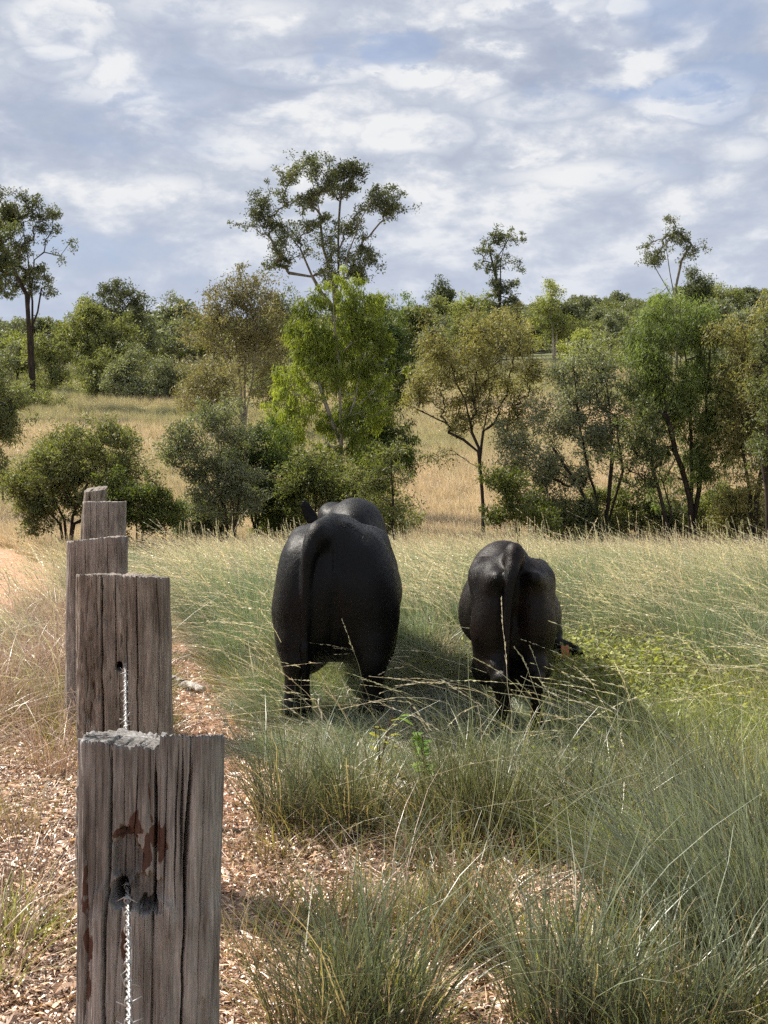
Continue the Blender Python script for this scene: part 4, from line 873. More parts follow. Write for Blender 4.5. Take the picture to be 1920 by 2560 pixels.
def rotm(zdeg=0, ydeg=0, xdeg=0):
    return (Matrix.Rotation(math.radians(zdeg), 3, 'Z') @ Matrix.Rotation(math.radians(ydeg), 3, 'Y') @ Matrix.Rotation(math.radians(xdeg), 3, 'X'))

bull = [(ell((0, .16, .76), (.35, .38, .41)), .05), (ell((.03, .95, .68), (.385, .80, .285)), .09), (ell((.03, .95, .80), (.295, .80, .275)), .10),
        (ell((-.205, .05, .74), (.175, .25, .36)), .10), (ell((.205, .05, .74), (.175, .25, .36)), .10), (ell((-.23, .06, .60), (.115, .20, .19)), .07), (ell((.23, .06, .60), (.115, .20, .19)), .07),
        (cone((0, -.02, 1.065), (0, .55, 1.05), .11, .12), .12), (ell((-.21, .36, .99), (.13, .16, .13)), .10), (ell((.21, .36, .99), (.13, .16, .13)), .10),
        (ell((.05, 1.46, .72), (.325, .36, .30)), .10), (ell((.05, 1.46, .85), (.25, .36, .26)), .10), (ell((.055, 1.52, 1.04), (.185, .30, .18)), .045), (cone((.06, 1.6, .98), (-.06, 1.95, 1.00), .23, .175), .10),
        (ell((-.13, 1.80, 1.10), (.11, .24, .105)), .035), (cone((-.10, 2.05, 1.00), (-.16, 2.42, .70), .145, .085), .07), (ell((-.17, 2.46, .68), (.085, .08, .075)), .05),
        (ell((-.03, 1.48, .46), (.17, .32, .27)), .10), (ell((.0, .95, .40), (.15, .55, .12)), .08), (ell((.02, .40, .47), (.08, .10, .10)), .05), (cone((.03, .7, .38), (.03, .85, .33), .05, .035), .05),
        (ell((-.335, 2.02, 1.13), (.052, .018, .085), rotm(0, -26)), .02), (ell((-.305, 2.02, 1.085), (.056, .022, .06), rotm(0, -34)), .02), (cone((-.20, 2.03, 1.04), (-.29, 2.02, 1.055), .05, .03), .03), (cone((.06, 2.05, 1.02), (.16, 2.05, 1.04), .03, .02), .03)]
for s in (-1, 1): bull += [(cone((s * .20, .36, .98), (s * .13, -.06, .96), .08, .075), .09)]
for s in (-1, 1): bull += leg_hind(s, (s * .21, .05, .64), (s * .235, -.09, .40), (s * .235, -.05, .12), (s * .24, -.02, .05), .165, .118, .070)
bull += leg_fore(-.14, 1.45, .60, .15, .070) + leg_fore(.065, 1.50, .60, .15, .070)
bull += [(ell((0.01, -.40, .56), (.012, .17, .26)), -.08)]
bull += [(ell((-.085, -.12, 1.10), (.07, .10, .075)), .06)] + chain([(-.03, .04, 1.15), (-.085, -.12, 1.125), (-.135, -.185, 1.05), (-.158, -.212, .95), (-.166, -.218, .80), (-.17, -.210, .62), (-.175, -.19, .48)], [.06, .060, .052, .038, .027, .022, .019], .04)
bull += [(cone((-.175, -.20, .48), (-.17, -.19, .32), .028, .016), .02)]

cow = [(ell((.045, .95, .62), (.32, .60, .26)), .05), (ell((.02, .95, .76), (.225, .62, .19)), .10), (ell((0, .45, .80), (.225, .36, .18)), .09), (cone((0, .05, .98), (0, .45, .95), .085, .08), .07), (cone((0, -.04, 1.075), (0, .45, .98), .036, .04), .05), (cone((0, .45, .98), (.02, 1.3, .88), .04, .05), .05),
       (ell((-.005, .24, .93), (.225, .22, .085)), .07), (cone((-.175, .32, .985), (.17, .32, .975), .034, .034), .06),
       (ell((-.10, -.125, .95), (.032, .04, .034)), .04), (ell((.10, -.125, .95), (.032, .04, .034)), .04), (ell((0, .10, .86), (.19, .20, .19)), .07),
       (ell((-.115, .05, .74), (.098, .19, .27)), .06), (ell((.115, .05, .74), (.098, .19, .27)), .06), (ell((0, .10, .60), (.12, .13, .14)), .07),
       (ell((.02, 1.45, .70), (.20, .28, .28)), .12), (ell((.02, 1.42, .82), (.09, .22, .09)), .1), (cone((.04, 1.5, .86), (.28, 1.80, .50), .17, .125), .10), (cone((.28, 1.80, .50), (.36, 1.90, .36), .125, .11), .06),
       (cone((.36, 1.88, .36), (.40, 2.06, .12), .105, .06), .06), (ell((.405, 2.07, .10), (.065, .06, .055)), .04),
       (ell((.02, 1.2, .38), (.12, .3, .12)), .1), (ell((.03, .20, .41), (.075, .15, .17)), .04), (ell((.02, 1.5, .52), (.15, .22, .2)), .1),
       (ell((.545, 1.80, .262), (.085, .016, .038), rotm(0, 20)), .02), (ell((.49, 1.80, .268), (.06, .02, .058), rotm(0, 10)), .02), (cone((.38, 1.83, .36), (.45, 1.80, .30), .04, .04), .03),
       (ell((.0, -.30, .68), (.012, .16, .24)), -.08), (ell((-.30, .52, .86), (.10, .13, .11)), -.06), (ell((.31, .52, .86), (.10, .13, .11)), -.06)]
for s in (-1, 1): cow += [(cone((s * .175, .26, .94), (s * .11, -.07, .92), .034, .034), .08), (cone((s * .16, .15, .90), (s * .13, .0, .70), .07, .08), .07)]
cow += leg_hind(-1, (-.125, .05, .62), (-.085, -.10, .37), (-.066, -.06, .13), (-.064, -.03, .05), .095, .056, .033)
cow += leg_hind(1, (.13, .05, .62), (.115, -.08, .37), (.125, -.04, .13), (.13, -.01, .05), .095, .056, .033)
cow += leg_fore(-.10, 1.42, .58, .085, .034, -.06) + leg_fore(.12, 1.50, .58, .085, .034)
cow += [(ell((-.008, -.06, 1.065), (.05, .075, .07)), .05)] + chain([(0, .02, 1.08), (-.012, -.09, 1.055), (-.03, -.15, .98), (-.045, -.165, .88), (-.052, -.17, .75), (-.055, -.17, .55), (-.055, -.16, .40)], [.04, .042, .038, .027, .020, .016, .013], .022)
cow += [(cone((-.055, -.16, .40), (-.05, -.155, .22), .026, .014), .02)]

def animal(name, parts, loc, rz, mat, label, cat, lo, hi, seed, h=.0125, switch=(-.172, -.195, .40)):
    root = empty(name, loc, label, cat, None, rz)
    V, Fq = surface_nets(build_sdf(parts, seed), lo, hi, h)
    b = mesh_np('body', V, Fq, mat, root, smooth=True)
    # short lying coat: thin hairs over the whole skin, combed back and down
    r = np.random.default_rng(seed); n = 120000
    A = V[Fq[:, 0]]; B = V[Fq[:, 1]]; C_ = V[Fq[:, 2]]; D_ = V[Fq[:, 3]]; nn = unit(np.cross(C_ - A, D_ - B)); ce = (A + B + C_ + D_) / 4
    if ((ce - ce.mean(0)) * nn).sum(1).mean() < 0: nn = -nn
    k = r.integers(0, len(Fq), n); u_, v_ = r.uniform(0, 1, (n, 1)), r.uniform(0, 1, (n, 1))
    p = (A[k] * (1 - u_) + B[k] * u_) * (1 - v_) + (D_[k] * (1 - u_) + C_[k] * u_) * v_; nk = nn[k]
    g_ = np.array([0, -.5, -1.0]) + .7 * np.stack([vnoise(p[:, 0] * 5, p[:, 1] * 5, p[:, 2] * 5, 3), vnoise(p[:, 0] * 5, p[:, 1] * 5, p[:, 2] * 5, 4), vnoise(p[:, 0] * 5, p[:, 1] * 5, p[:, 2] * 5, 5)], -1) + r.normal(0, .12, (n, 3))
    fl = unit(g_ - (g_ * nk).sum(1, keepdims=True) * nk); dr = unit(fl + nk * r.uniform(.05, .18, (n, 1))); sd = unit(np.cross(dr, nk + r.normal(0, .15, (n, 3))))
    L = r.uniform(.010, .020, (n, 1)); w_ = .0009
    HV = np.stack([p - nk * .001 - sd * w_, p - nk * .001 + sd * w_, p + dr * L], 1).reshape(-1, 3)
    mesh_np('coat_hair', HV, np.arange(3 * n).reshape(-1, 3), mat, root)
    # tail switch
    t0 = np.array(switch); m_ = 260; q0 = t0 + r.normal(0, .012, (m_, 3)); q1 = q0 + r.normal(0, .012, (m_, 3)) + np.array([0, 0, -1]) * r.uniform(.08, .22, (m_, 1)); sw = unit(r.normal(0, 1, (m_, 3)) * [1, 1, 0]) * .0016
    mesh_np('tail_switch', np.stack([q0 - sw, q0 + sw, q1], 1).reshape(-1, 3), np.arange(3 * m_).reshape(-1, 3), mat, root)
    return root
BULL_Y, COW_Y = 7.95, 7.5
bx_ = at(838, 1500, BULL_Y).x; cx_ = at(1286, 1500, COW_Y).x
bl = animal('bull', bull, (bx_, BULL_Y, G(bx_, BULL_Y)), math.radians(-1), M_BULL, 'broad black bull seen from behind, head up and turned left, ear showing', 'bull', (-.52, -.36, -.03), (.52, 2.62, 1.36), 5)
cw = animal('cow', cow, (cx_, COW_Y, G(cx_, COW_Y) - .01), math.radians(-1), M_COW, 'smaller lean brown black cow seen from behind, grazing, orange tag in its ear', 'cow', (-.42, -.3, -.03), (.68, 2.2, 1.2), 9, .0115, (-.053, -.158, .32))
bl.scale = (.935, 1, 1.035); cw.scale = (1.0, 1, 1.0)
# ear tag
def boxmesh(name, cx, cy, cz, hx, hy, hz, mat, parent, rot=(0, 0, 0), bev=.006):
    import bmesh
    bm = bmesh.new(); bmesh.ops.create_cube(bm, size=2)
    for v_ in bm.verts: v_.co = Vector((v_.co.x * hx, v_.co.y * hy, v_.co.z * hz))
    bmesh.ops.bevel(bm, geom=bm.edges[:], offset=bev, segments=3, affect='EDGES', profile=.6)
    me = bpy.data.meshes.new(name); bm.to_mesh(me); bm.free(); me.materials.append(mat)
    o = bpy.data.objects.new(name, me); COL.objects.link(o); o.location = (cx, cy, cz); o.rotation_euler = rot; o.parent = parent
    return o
m, t = new_mat('tag_plastic'); oc = t.n('ShaderNodeTexCoord').outputs['Object']
out(t, t.n('ShaderNodeBsdfPrincipled', ins={'Base Color': t.ramp(t.noise(oc, 60, 4), [(.4, (.60, .20, .09)), (.7, (.74, .30, .16))]), 'Roughness': .5}).outputs[0]); M_TAG = m
tg = boxmesh('ear_tag', .485, 1.755, .258, .026, .003, .042, M_TAG, cw, (0, math.radians(-6), 0), .0028); tag(tg, 'orange rectangular ear tag')
# old brand scar on the bull's rump: thin ridges laid on the hide
from mathutils.bvhtree import BVHTree
bb = [o for o in bl.children if o.name.startswith('body')][0]; Mw = Matrix.Translation(bl.location) @ Matrix.Rotation(bl.rotation_euler.z, 4, 'Z') @ Matrix.Diagonal((.935, 1, 1.035, 1))
bv = BVHTree.FromPolygons([Mw @ v.co for v in bb.data.vertices], [tuple(p.vertices) for p in bb.data.polygons])
BV_, BF_, bo = [], [], 0
for st_ in ([(690, 362), (705, 385), (738, 410), (752, 396)], [(712, 348), (740, 385), (757, 410)], [(758, 368), (795, 356), (830, 378), (850, 412), (812, 402), (775, 378)], [(860, 440), (900, 432), (925, 470), (962, 500), (955, 540)]):
    q = []
    for (a_, b_) in [(st_[i][0] * (1 - f_) + st_[i + 1][0] * f_, st_[i][1] * (1 - f_) + st_[i + 1][1] * f_) for i in range(len(st_) - 1) for f_ in (0, .34, .67)] + [st_[-1]]:
        tgt = at(700 + a_ / 4.61, 1230 + b_ / 4.61, 8); dr_ = (tgt - cam.location).normalized(); hit = bv.ray_cast(cam.location, dr_)
        if hit[0]: q.append(np.array(Mw.inverted() @ hit[0]))
    if len(q) > 2:
        v_, f_ = tube_mesh(np.array(q), [-1] + list(range(len(q) - 1)), np.full(len(q), .0028), 5); BV_.append(v_); BF_.append(f_ + bo); bo += len(v_)
if BV_: mesh_np('brand_mark', np.concatenate(BV_), np.concatenate(BF_), M_BULL, bl, smooth=True)

# ============================================================ timber posts
def wood_mat(name, grey, brown, dark, stain):
    m, t = new_mat(name); oc = t.n('ShaderNodeTexCoord').outputs['Object']
    s1 = t.mapping(oc, scale=(1, 1, .045)); s2 = t.mapping(oc, scale=(1, 1, .10))
    fine = t.noise(s1, 190, 4, .65); mid = t.noise(s2, 42, 7, .65, .4); big = t.noise(t.mapping(oc, scale=(1, 1, .3)), 7, 5, .6, .5)
    c = t.ramp(mid, [(.30, brown), (.50, grey), (.72, tuple(min(1, v * 1.55) for v in grey))])
    c = t.mix(t.ramp(big, [(.44, 0.0), (.62, .75)]), c, t.ramp(fine, [(.3, dark), (.7, brown)]))
    c = t.mix(1.0, c, t.ramp(fine, [(.30, .62), (.60, 1.12)]), 'MULTIPLY')
    a = t.n('ShaderNodeAttribute', attribute_name='stain').outputs['Fac']
    a = t.ramp(t.math('ADD', a, t.math('MULTIPLY', t.math('SUBTRACT', mid, .5), 1.6)), [(.50, 0.0), (.72, .92)])
    c = t.mix(a, c, stain)
    e = t.n('ShaderNodeAttribute', attribute_name='char_and_dark').outputs['Fac']
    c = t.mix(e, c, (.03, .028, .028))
    hgt = t.math('ADD', t.math('MULTIPLY', fine, .5), t.math('MULTIPLY', mid, .8))
    bp = t.n('ShaderNodeBump', ins={'Strength': .9, 'Distance': .006, 'Height': hgt}).outputs[0]
    out(t, t.n('ShaderNodeBsdfPrincipled', ins={'Base Color': c, 'Roughness': .88, 'Normal': bp, 'Specular IOR Level': .25}).outputs[0])
    return m
WD1 = wood_mat('grey_timber', (.27, .262, .252), (.145, .13, .117), (.06, .052, .046), (.075, .033, .022))
WD2 = wood_mat('brown_timber', (.27, .235, .20), (.15, .12, .095), (.05, .036, .026), (.06, .03, .02))
WD3 = wood_mat('pale_timber', (.33, .285, .25), (.20, .165, .135), (.08, .06, .05), (.09, .04, .025))

def post(px, d, wid, top_px, mat, label, seed, cracks, dep=.24, lean=0.0, taper=.04, nth=300, nz=220, relief=None, topfn=None, hole=None, yaw=0.0, bow=0.0):
    """px: centre pixel of the top face; cracks: (u in -1..1 across the front, depth, half width, z0, z1 as fractions from the top, drift)"""
    r = np.random.default_rng(seed); x0 = at(px, 1100, d).x; gz = G(x0, d); H = at(px, top_px, d).z - gz
    a = np.linspace(-PI, PI, nth, endpoint=False); a = a + .18 * np.sin(2 * a) * 0
    # denser samples on the front half
    a = -PI / 2 + (np.sign(a) * (np.abs(a) / PI) ** 1.35) * PI
    ez = np.linspace(0, 1, nz) ** .85; zt = ez                           # 0 top .. 1 bottom
    A, Zt = np.meshgrid(a, zt); c, s = np.cos(A), np.sin(A)
    n_ = 3.4; rr = (np.abs(c) ** n_ + np.abs(s) ** n_) ** (-1 / n_)
    wob = 1 + .045 * vnoise(np.cos(A) * 1.5, np.sin(A) * 1.5, Zt * 1.2, seed) + .02 * vnoise(np.cos(A) * 4, np.sin(A) * 4, Zt * 2.5, seed + 1)
    X_ = c * rr * wid / 2 * wob * (1 + taper * Zt); Y_ = s * rr * dep / 2 * wob * (1 + taper * Zt)
    U = X_ / (wid / 2); front = np.clip(-s * 2.2, 0, 1)
    zm = Zt * (H + .12)
    dsp = .0035 * vnoise(A * 11 + .8 * vnoise(A * 3, zm * 3, seed=seed), zm * 5, seed=seed + 2) + .0016 * vnoise(A * 40, zm * 9, seed=seed + 3) + .0012 * vnoise(A * 90, zm * 14, seed=seed + 4)
    for (u0, dp, hw, z0, z1, dr) in cracks:
        uc = u0 + dr * Zt + .028 * vnoise(zm * 5, zm * 0 + u0 * 9, seed=seed + 5) + .012 * vnoise(zm * 17, zm * 0 + u0 * 5, seed=seed + 6)
        env = np.clip((Zt - z0 + .0001) / .05, 0, 1) * np.clip((z1 - Zt) / .10, 0, 1); env = env * (.75 + .25 * vnoise(zm * 8, zm * 0 + u0, seed=seed + 7))
        hw_ = hw * (.75 + .35 * vnoise(zm * 6, zm * 0 + u0 * 3, seed=seed + 8)) * (.4 + .6 * env)
        q = np.abs(U - uc) / hw_ / 1.15
        dsp -= dp * env * np.clip(1.25 - q, 0, 1) ** .7 * (s < .1)
    for k in range(16):                                     # hairline drying checks all round
        a0 = r.uniform(-PI, PI) - PI / 2 * 0; z0 = r.uniform(-.1, .8); z1 = z0 + r.uniform(.15, .6)
        da = np.angle(np.exp(1j * (A - a0 - .05 * vnoise(zm * 4, zm * 0 + k, seed=seed + 9))))
        env = np.clip((Zt - z0) / .06, 0, 1) * np.clip((z1 - Zt) / .08, 0, 1)
        dsp -= .007 * env * np.clip(1 - np.abs(da) / .018, 0, 1)
    st = np.zeros_like(U); ch = np.zeros_like(U)
    if relief is not None:
        dr_, st_, ch_ = relief(U, Zt * (H + .12), seed); dsp = dsp + dr_ * (s < -.1); st = st + st_ * front; ch = ch + ch_ * front
    nxv = c * np.abs(c) ** (n_ - 2); nyv = s * np.abs(s) ** (n_ - 2); nl = np.sqrt(nxv ** 2 + nyv ** 2) + 1e-6
    X_ = X_ + dsp * nxv / nl; Y_ = Y_ + dsp * nyv / nl
    Zv = H - zm
    jag = .003 * vnoise(A * 6, A * 0, seed=seed + 10) + .003 * vnoise(A * 30, A * 0, seed=seed + 11)
    tf = topfn(U, Y_ / (dep / 2)) if topfn is not None else 0
    Zv = Zv + (jag + tf) * (1 - np.clip(Zt * 9, 0, 1)) ** 2
    X_ = X_ + lean * (Zv - H) + bow * np.sin(Zt * PI)
    V = [np.stack([X_, Y_, Zv], -1).reshape(-1, 3)]; stl = [st.ravel()]; chl = [ch.ravel()]
    i = (np.arange(nz - 1)[:, None] * nth + np.arange(nth)[None]); j = (np.arange(nz - 1)[:, None] * nth + (np.arange(nth)[None] + 1) % nth)
    Fc = [np.stack([i, i + nth, j + nth, j], -1).reshape(-1, 4)]
    prev = 0; off = nth * nz; K = 30
    for k in range(1, K + 1):                               # the sawn, weathered top
        f_ = 1 - k / K * .985; x = X_[0] * f_; yv = Y_[0] * f_
        tt = topfn(x / (wid / 2), yv / (dep / 2)) if topfn is not None else 0
        edge = jag[0] * f_ ** 2
        z = H + tt + edge - .002 * np.clip(k / 3, 0, 1) + .0018 * vnoise(x * 50, yv * 50, seed=seed + 12) + .0015 * vnoise(x * 190, yv * 190, seed=seed + 13)
        for (u0, dp, hw, z0, z1, dr) in cracks:
            if z0 < .02: z = z - dp * 1.2 * np.clip(1.2 - np.abs(x / (wid / 2) - u0) / hw, 0, 1) * (yv < dep * .15)
        V.append(np.stack([x, yv, z], -1)); stl.append(np.zeros(nth)); chl.append(np.zeros(nth))
        b0 = 0 if k == 1 else off + (k - 2) * nth; b1 = off + (k - 1) * nth; q = np.arange(nth); qn = (q + 1) % nth
        Fc.append(np.stack([b0 + q, b0 + qn, b1 + qn, b1 + q], -1))
    b1 = off + (K - 1) * nth; V.append(np.array([[V[-1][:, 0].mean(), V[-1][:, 1].mean(), V[-1][:, 2].mean()]])); stl.append([0]); chl.append([0])
    q = np.arange(nth); Fc.append(np.stack([b1 + q, b1 + (q + 1) % nth, np.full(nth, off + K * nth)], -1))
    o = mesh_np('timber_post', np.concatenate(V), Fc, mat, smooth=True, attrs={'stain': np.concatenate(stl), 'char_and_dark': np.concatenate(chl)})
    o.location = (x0, d, gz); o.rotation_euler = (0, 0, yaw)
    return tag(o, label, 'fence post', 'old timber fence posts in a row')

def gau(U, Z, u0, z0, ru, rz, seed, n=.5, fr=1.0):
    U = U + .05 * vnoise(U * 9, Z * 30, seed=seed + 7) + .025 * vnoise(U * 30, Z * 55, seed=seed + 8); Z = Z + .008 * vnoise(U * 28, Z * 20, seed=seed + 9)
    q = ((U - u0) / ru) ** 2 + ((Z - z0) / rz) ** 2 + n * vnoise(U * 7 * fr, Z * 60 * fr, seed=seed) + n * .5 * vnoise(U * 19 * fr, Z * 150 * fr, seed=seed + 1)
    return np.clip(1.5 - q, 0, 1)
# near post: picture coordinates on its face -> u = (px-378)/178, z = (py-1850)/1290 m
def relief1(U, Z, sd):
    u_ = lambda px: (px - 378) / 178.0; z_ = lambda py: (py - 1850) / 1290.0
    d = np.zeros_like(U); st = np.zeros_like(U); ch = np.zeros_like(U)
    h1 = gau(U, Z, u_(335), z_(2120), .22, .055, sd, .35); h2 = gau(U, Z, u_(385), z_(2200), .24, .035, sd + 3, .35); hol = np.maximum(h1, h2)
    hol = np.clip(hol * 2.2 - .6, 0, 1); d -= .020 * hol * (.8 + .3 * vnoise(U * 8, Z * 25, seed=sd + 60)); hb = gau(U, Z, u_(400), z_(2235), .17, .012, sd + 5, .3); d -= .018 * hb; ch = np.maximum(ch, .8 * hb)
    ch = np.maximum(ch, .38 * hol); e = gau(U, Z, u_(345), z_(2180), .24, .022, sd + 8, .5); ch = np.maximum(ch, .6 * e)
    hole = np.clip(1.6 - 1.1 * (((U - u_(320)) / .115) ** 2 + ((Z - z_(2205)) / .024) ** 2), 0, 1); d -= .085 * hole; ch = np.maximum(ch, hole)  # wire hole is sunk and also coloured near black
    for (px, py, ru, rz) in ((360, 2030, .07, .022), (418, 2075, .11, .035), (385, 2110, .06, .045), (330, 2062, .16, .009), (395, 1975, .025, .05), (245, 2320, .06, .035), (250, 2400, .045, .06), (232, 2200, .02, .05), (430, 2550, .05, .02), (340, 2330, .05, .03)):
        st = np.maximum(st, gau(U, Z, u_(px), z_(py), ru, rz, sd + int(px), .9))
    # lifted slab left of the wire and the stepped flake edges
    slab = np.clip((Z - z_(2170) - .03 * np.abs(U - u_(285)) * 4) * 60, 0, 1) * np.clip((.24 - np.abs(U - u_(290) - .12 * (Z - z_(2170)))) * 12, 0, 1); d += .008 * slab
    slab2 = np.clip((Z - z_(2215)) * 50, 0, 1) * np.clip((.38 - np.abs(U - u_(395))) * 14, 0, 1) * np.clip((u_(470) - U) * 9, 0, 1); d += .007 * slab2 * (1 + .3 * vnoise(U * 9, Z * 12, seed=sd + 40))
    gap = np.clip(1 - np.abs(U - u_(346) - .02 * vnoise(Z * 14, Z * 0, seed=sd + 41)) / .035, 0, 1) * np.clip((Z - z_(2215)) * 40, 0, 1); d -= .02 * gap
    fl = vnoise(U * 6, Z * 5, seed=sd + 50) ; d += .004 * (fl > .25) * np.clip((Z - z_(2230)) * 30, 0, 1)
    return d, st, ch
def relief2(U, Z, sd):
    d = np.zeros_like(U); rot = np.clip(fbm(U * 5, Z * 4.5, seed=sd + 3, o=4) * 2.4 + .1, 0, 1) * np.clip((.35 - U) * 4, 0, 1)
    d -= .010 * rot; pit = np.clip(fbm(U * 12, Z * 14, seed=sd + 9, o=3) * 3 - .7, 0, 1) * np.clip((.35 - U) * 4, 0, 1); d -= .010 * pit
    hole = np.clip(1.5 - (((U - .02) / .075) ** 2 + ((Z - .315) / .016) ** 2), 0, 1); d -= .07 * hole  # bored hole: sunk, and coloured near black through the same mask
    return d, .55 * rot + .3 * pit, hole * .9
def top1(u, v): return np.where(u > .20, .005 + .002 * u, .006 - .010 * np.clip((u + .6) / .8, 0, 1)) - np.where(u > .20, .022, .008) * v
def post_px(px, d): return px
post(378, 2.65, .272, 1848, WD1, 'nearest and largest grey post, cracked, with a charred hollow and reddish stains', 1,
     [(-.50, .040, .030, 0, .62, .06), (.155, .040, .026, 0, .33, .02), (.62, .055, .032, 0, 1.2, -.14), (.50, .03, .022, 0, .22, .25), (.44, .018, .012, 0, .28, .1), (-.12, .014, .010, 0, .22, 0), (-.3, .014, .010, 0, .2, .05), (-.80, .018, .014, .1, 1.1, .02), (.80, .016, .010, .05, .5, 0), (.30, .012, .01, 0, .3, 0), (-.7, .014, .01, 0, .3, 0), (.1, .02, .014, .5, .9, .02)],
     .19, 0.03, -.03, 900, 460, relief1, top1)
post(306, 5.10, .335, 1444, WD2, 'second post, rotted brown face split by a wide black crack, small bored hole', 2,
     [(-.36, .080, .042, -.02, 1.3, -.02), (.42, .028, .018, 0, 1.2, .0), (.86, .026, .018, 0, 1.2, -.02), (-.72, .022, .016, 0, .8, -.03), (-.03, .03, .018, 0, .3, -.05), (-.80, .03, .02, .3, 1.3, .04), (.2, .02, .014, .1, .5, .05)],
     .25, .0, .10, 760, 360, relief2, lambda u, v: .012 * np.cos(u * 1.2) - .010 * v - .006 * u)
post(241, 7.95, .335, 1346, WD3, 'third post, pale and slightly wider at its left, with a slanting crack', 3,
     [(-.62, .02, .014, 0, 1.2, .05), (-.28, .035, .016, 0, 1.2, .10), (.52, .045, .016, 0, 1.2, .05), (.96, .02, .02, 0, 1.2, 0), (.2, .012, .01, 0, .2, 0)],
     .26, .02, .06, 420, 200, None, lambda u, v: .018 * np.clip(u, -1, .6) - .006 * v)
post(260, 11.2, .335, 1254, WD3, 'fourth post, smooth squared pale face with four straight cracks', 4,
     [(-.55, .035, .014, 0, 1.2, 0), (-.25, .03, .014, 0, 1.2, 0), (.33, .045, .016, 0, 1.2, 0), (.95, .03, .03, 0, 1.2, 0)],
     .26, .02, -.04, 320, 140, None, lambda u, v: -.004 * v)
post(239, 14.2, .215, 1222, WD2, 'fifth and farthest post of the row, narrow and dark, split at its left', 5,
     [(-.35, .06, .10, 0, 1.2, 0), (.35, .03, .03, 0, 1.2, .05), (.8, .03, .03, 0, 1.2, 0)],
     .22, .10, .15, 160, 120, None, lambda u, v: .012 * u + .02 * v)

# ============================================================ barbed wire
def galv():
    m, t = new_mat('galvanised_wire'); oc = t.n('ShaderNodeTexCoord').outputs['Object']
    c = t.ramp(t.noise(oc, 220, 4, .6), [(.35, (.26, .26, .26)), (.7, (.52, .52, .51))])
    out(t, t.n('ShaderNodeBsdfPrincipled', ins={'Base Color': c, 'Metallic': .45, 'Roughness': .38}).outputs[0]); return m
M_WIRE = galv()
def polytube(name, P, r, mat, parent, sides=6, rr=None):
    P = np.asarray(P, float); par = [-1] + list(range(len(P) - 1)); rad = np.full(len(P), r) if rr is None else np.asarray(rr)
    V, Fc = tube_mesh(P, par, rad, sides); n = len(P)
    # closed ends
    c0 = len(V); V = np.concatenate([V, P[:1], P[-1:]]); j = np.arange(sides); jn = (j + 1) % sides; last = (n - 1) * sides
    return mesh_np(name, V, [Fc, np.stack([jn, j, np.full(sides, c0)], -1), np.stack([last + j, last + jn, np.full(sides, c0 + 1)], -1)], mat, parent, smooth=True)
wp = [np.array(at(318, 2215, 2.60)), np.array(at(312, 1652, 5.02))]
dirw = (wp[0] - wp[1]) / (wp[0][1] - wp[1][1])
knots = [wp[0] + dirw * (0.2 - 2.6), wp[0], wp[1]]
for (px, py, d) in ((262, 1440, 7.9), (262, 1340, 11.2), (245, 1290, 14.2)): knots.append(np.array(at(px, py, d)))
path = []
for a, b in zip(knots[:-1], knots[1:]):
    m_ = int(np.linalg.norm(b - a) / .004)
    tt = np.linspace(0, 1, m_, endpoint=False)[:, None]; q = a * (1 - tt) + b * tt; L = np.linalg.norm(b - a); q[:, 2] -= (.012 * L * 4 * tt * (1 - tt))[:, 0] * .6
    path.append(q)
path = np.concatenate(path); arc = np.arange(len(path)) * .004
wr = empty('barbed_wire', tuple(wp[0]), 'rusting free bright barbed wire running through the bored posts towards the viewer', 'barbed wire')
wr['label'] = 'bright twisted barbed wire threaded through the holes of the timber posts'
o_ = path - wp[0]
sel = slice(0, len(path), 2)
for k in (0, 1):
    ph = arc / .042 * 2 * PI + k * PI
    off = np.stack([np.cos(ph), 0 * ph, np.sin(ph)], -1) * .0024
    polytube('strand', (o_ + off)[sel], .0021, M_WIRE, wr, 5)
rb = np.random.default_rng(12)
dw = (path[1] - path[0]) / np.linalg.norm(path[1] - path[0])
barb_ms = []
for v in range(4):
    a0 = rb.uniform(0, PI)
    u1 = np.array([math.cos(a0), 0, math.sin(a0)]); u2 = np.array([-math.sin(a0), 0, math.cos(a0)])
    th = np.linspace(0, 2 * PI * 2.2, 26); w_ = np.stack([np.cos(th + a0) * .0058, (th / th[-1] - .5) * .012, np.sin(th + a0) * .0058], -1)
    e0 = w_[0] + (u2 * -1) * .019 + np.array([0, -.004, 0]); e1 = w_[-1] + np.array([math.cos(th[-1] + a0 + 1.3), .25, math.sin(th[-1] + a0 + 1.3)]) * .019
    P = np.concatenate([[e0], [w_[0] * .6 + e0 * .4], w_, [w_[-1] * .6 + e1 * .4], [e1]])
    rr = np.full(len(P), .0013); rr[0] = rr[-1] = .0003
    barb_ms.append((P, rr))
bproto = []
for v, (P, rr) in enumerate(barb_ms):
    a = polytube('barb', P, .0013, M_WIRE, wr, 5, rr); bproto.append(a)
iy = []; nxt = .35; k = 0
used = set()
for q in range(len(path)):
    if path[q][1] > 5.0: break
    if arc[q] >= nxt:
        if path[q][1] > 1.2:
            v = k % 4; ob = bproto[v] if v not in used else bproto[v].copy()
            if v in used: COL.objects.link(ob); ob.parent = wr
            used.add(v); ob.location = Vector(o_[q]); ob.rotation_euler = (0, rb.uniform(0, 6.28), math.atan2(-dw[0], dw[1])); k += 1
        nxt += .072
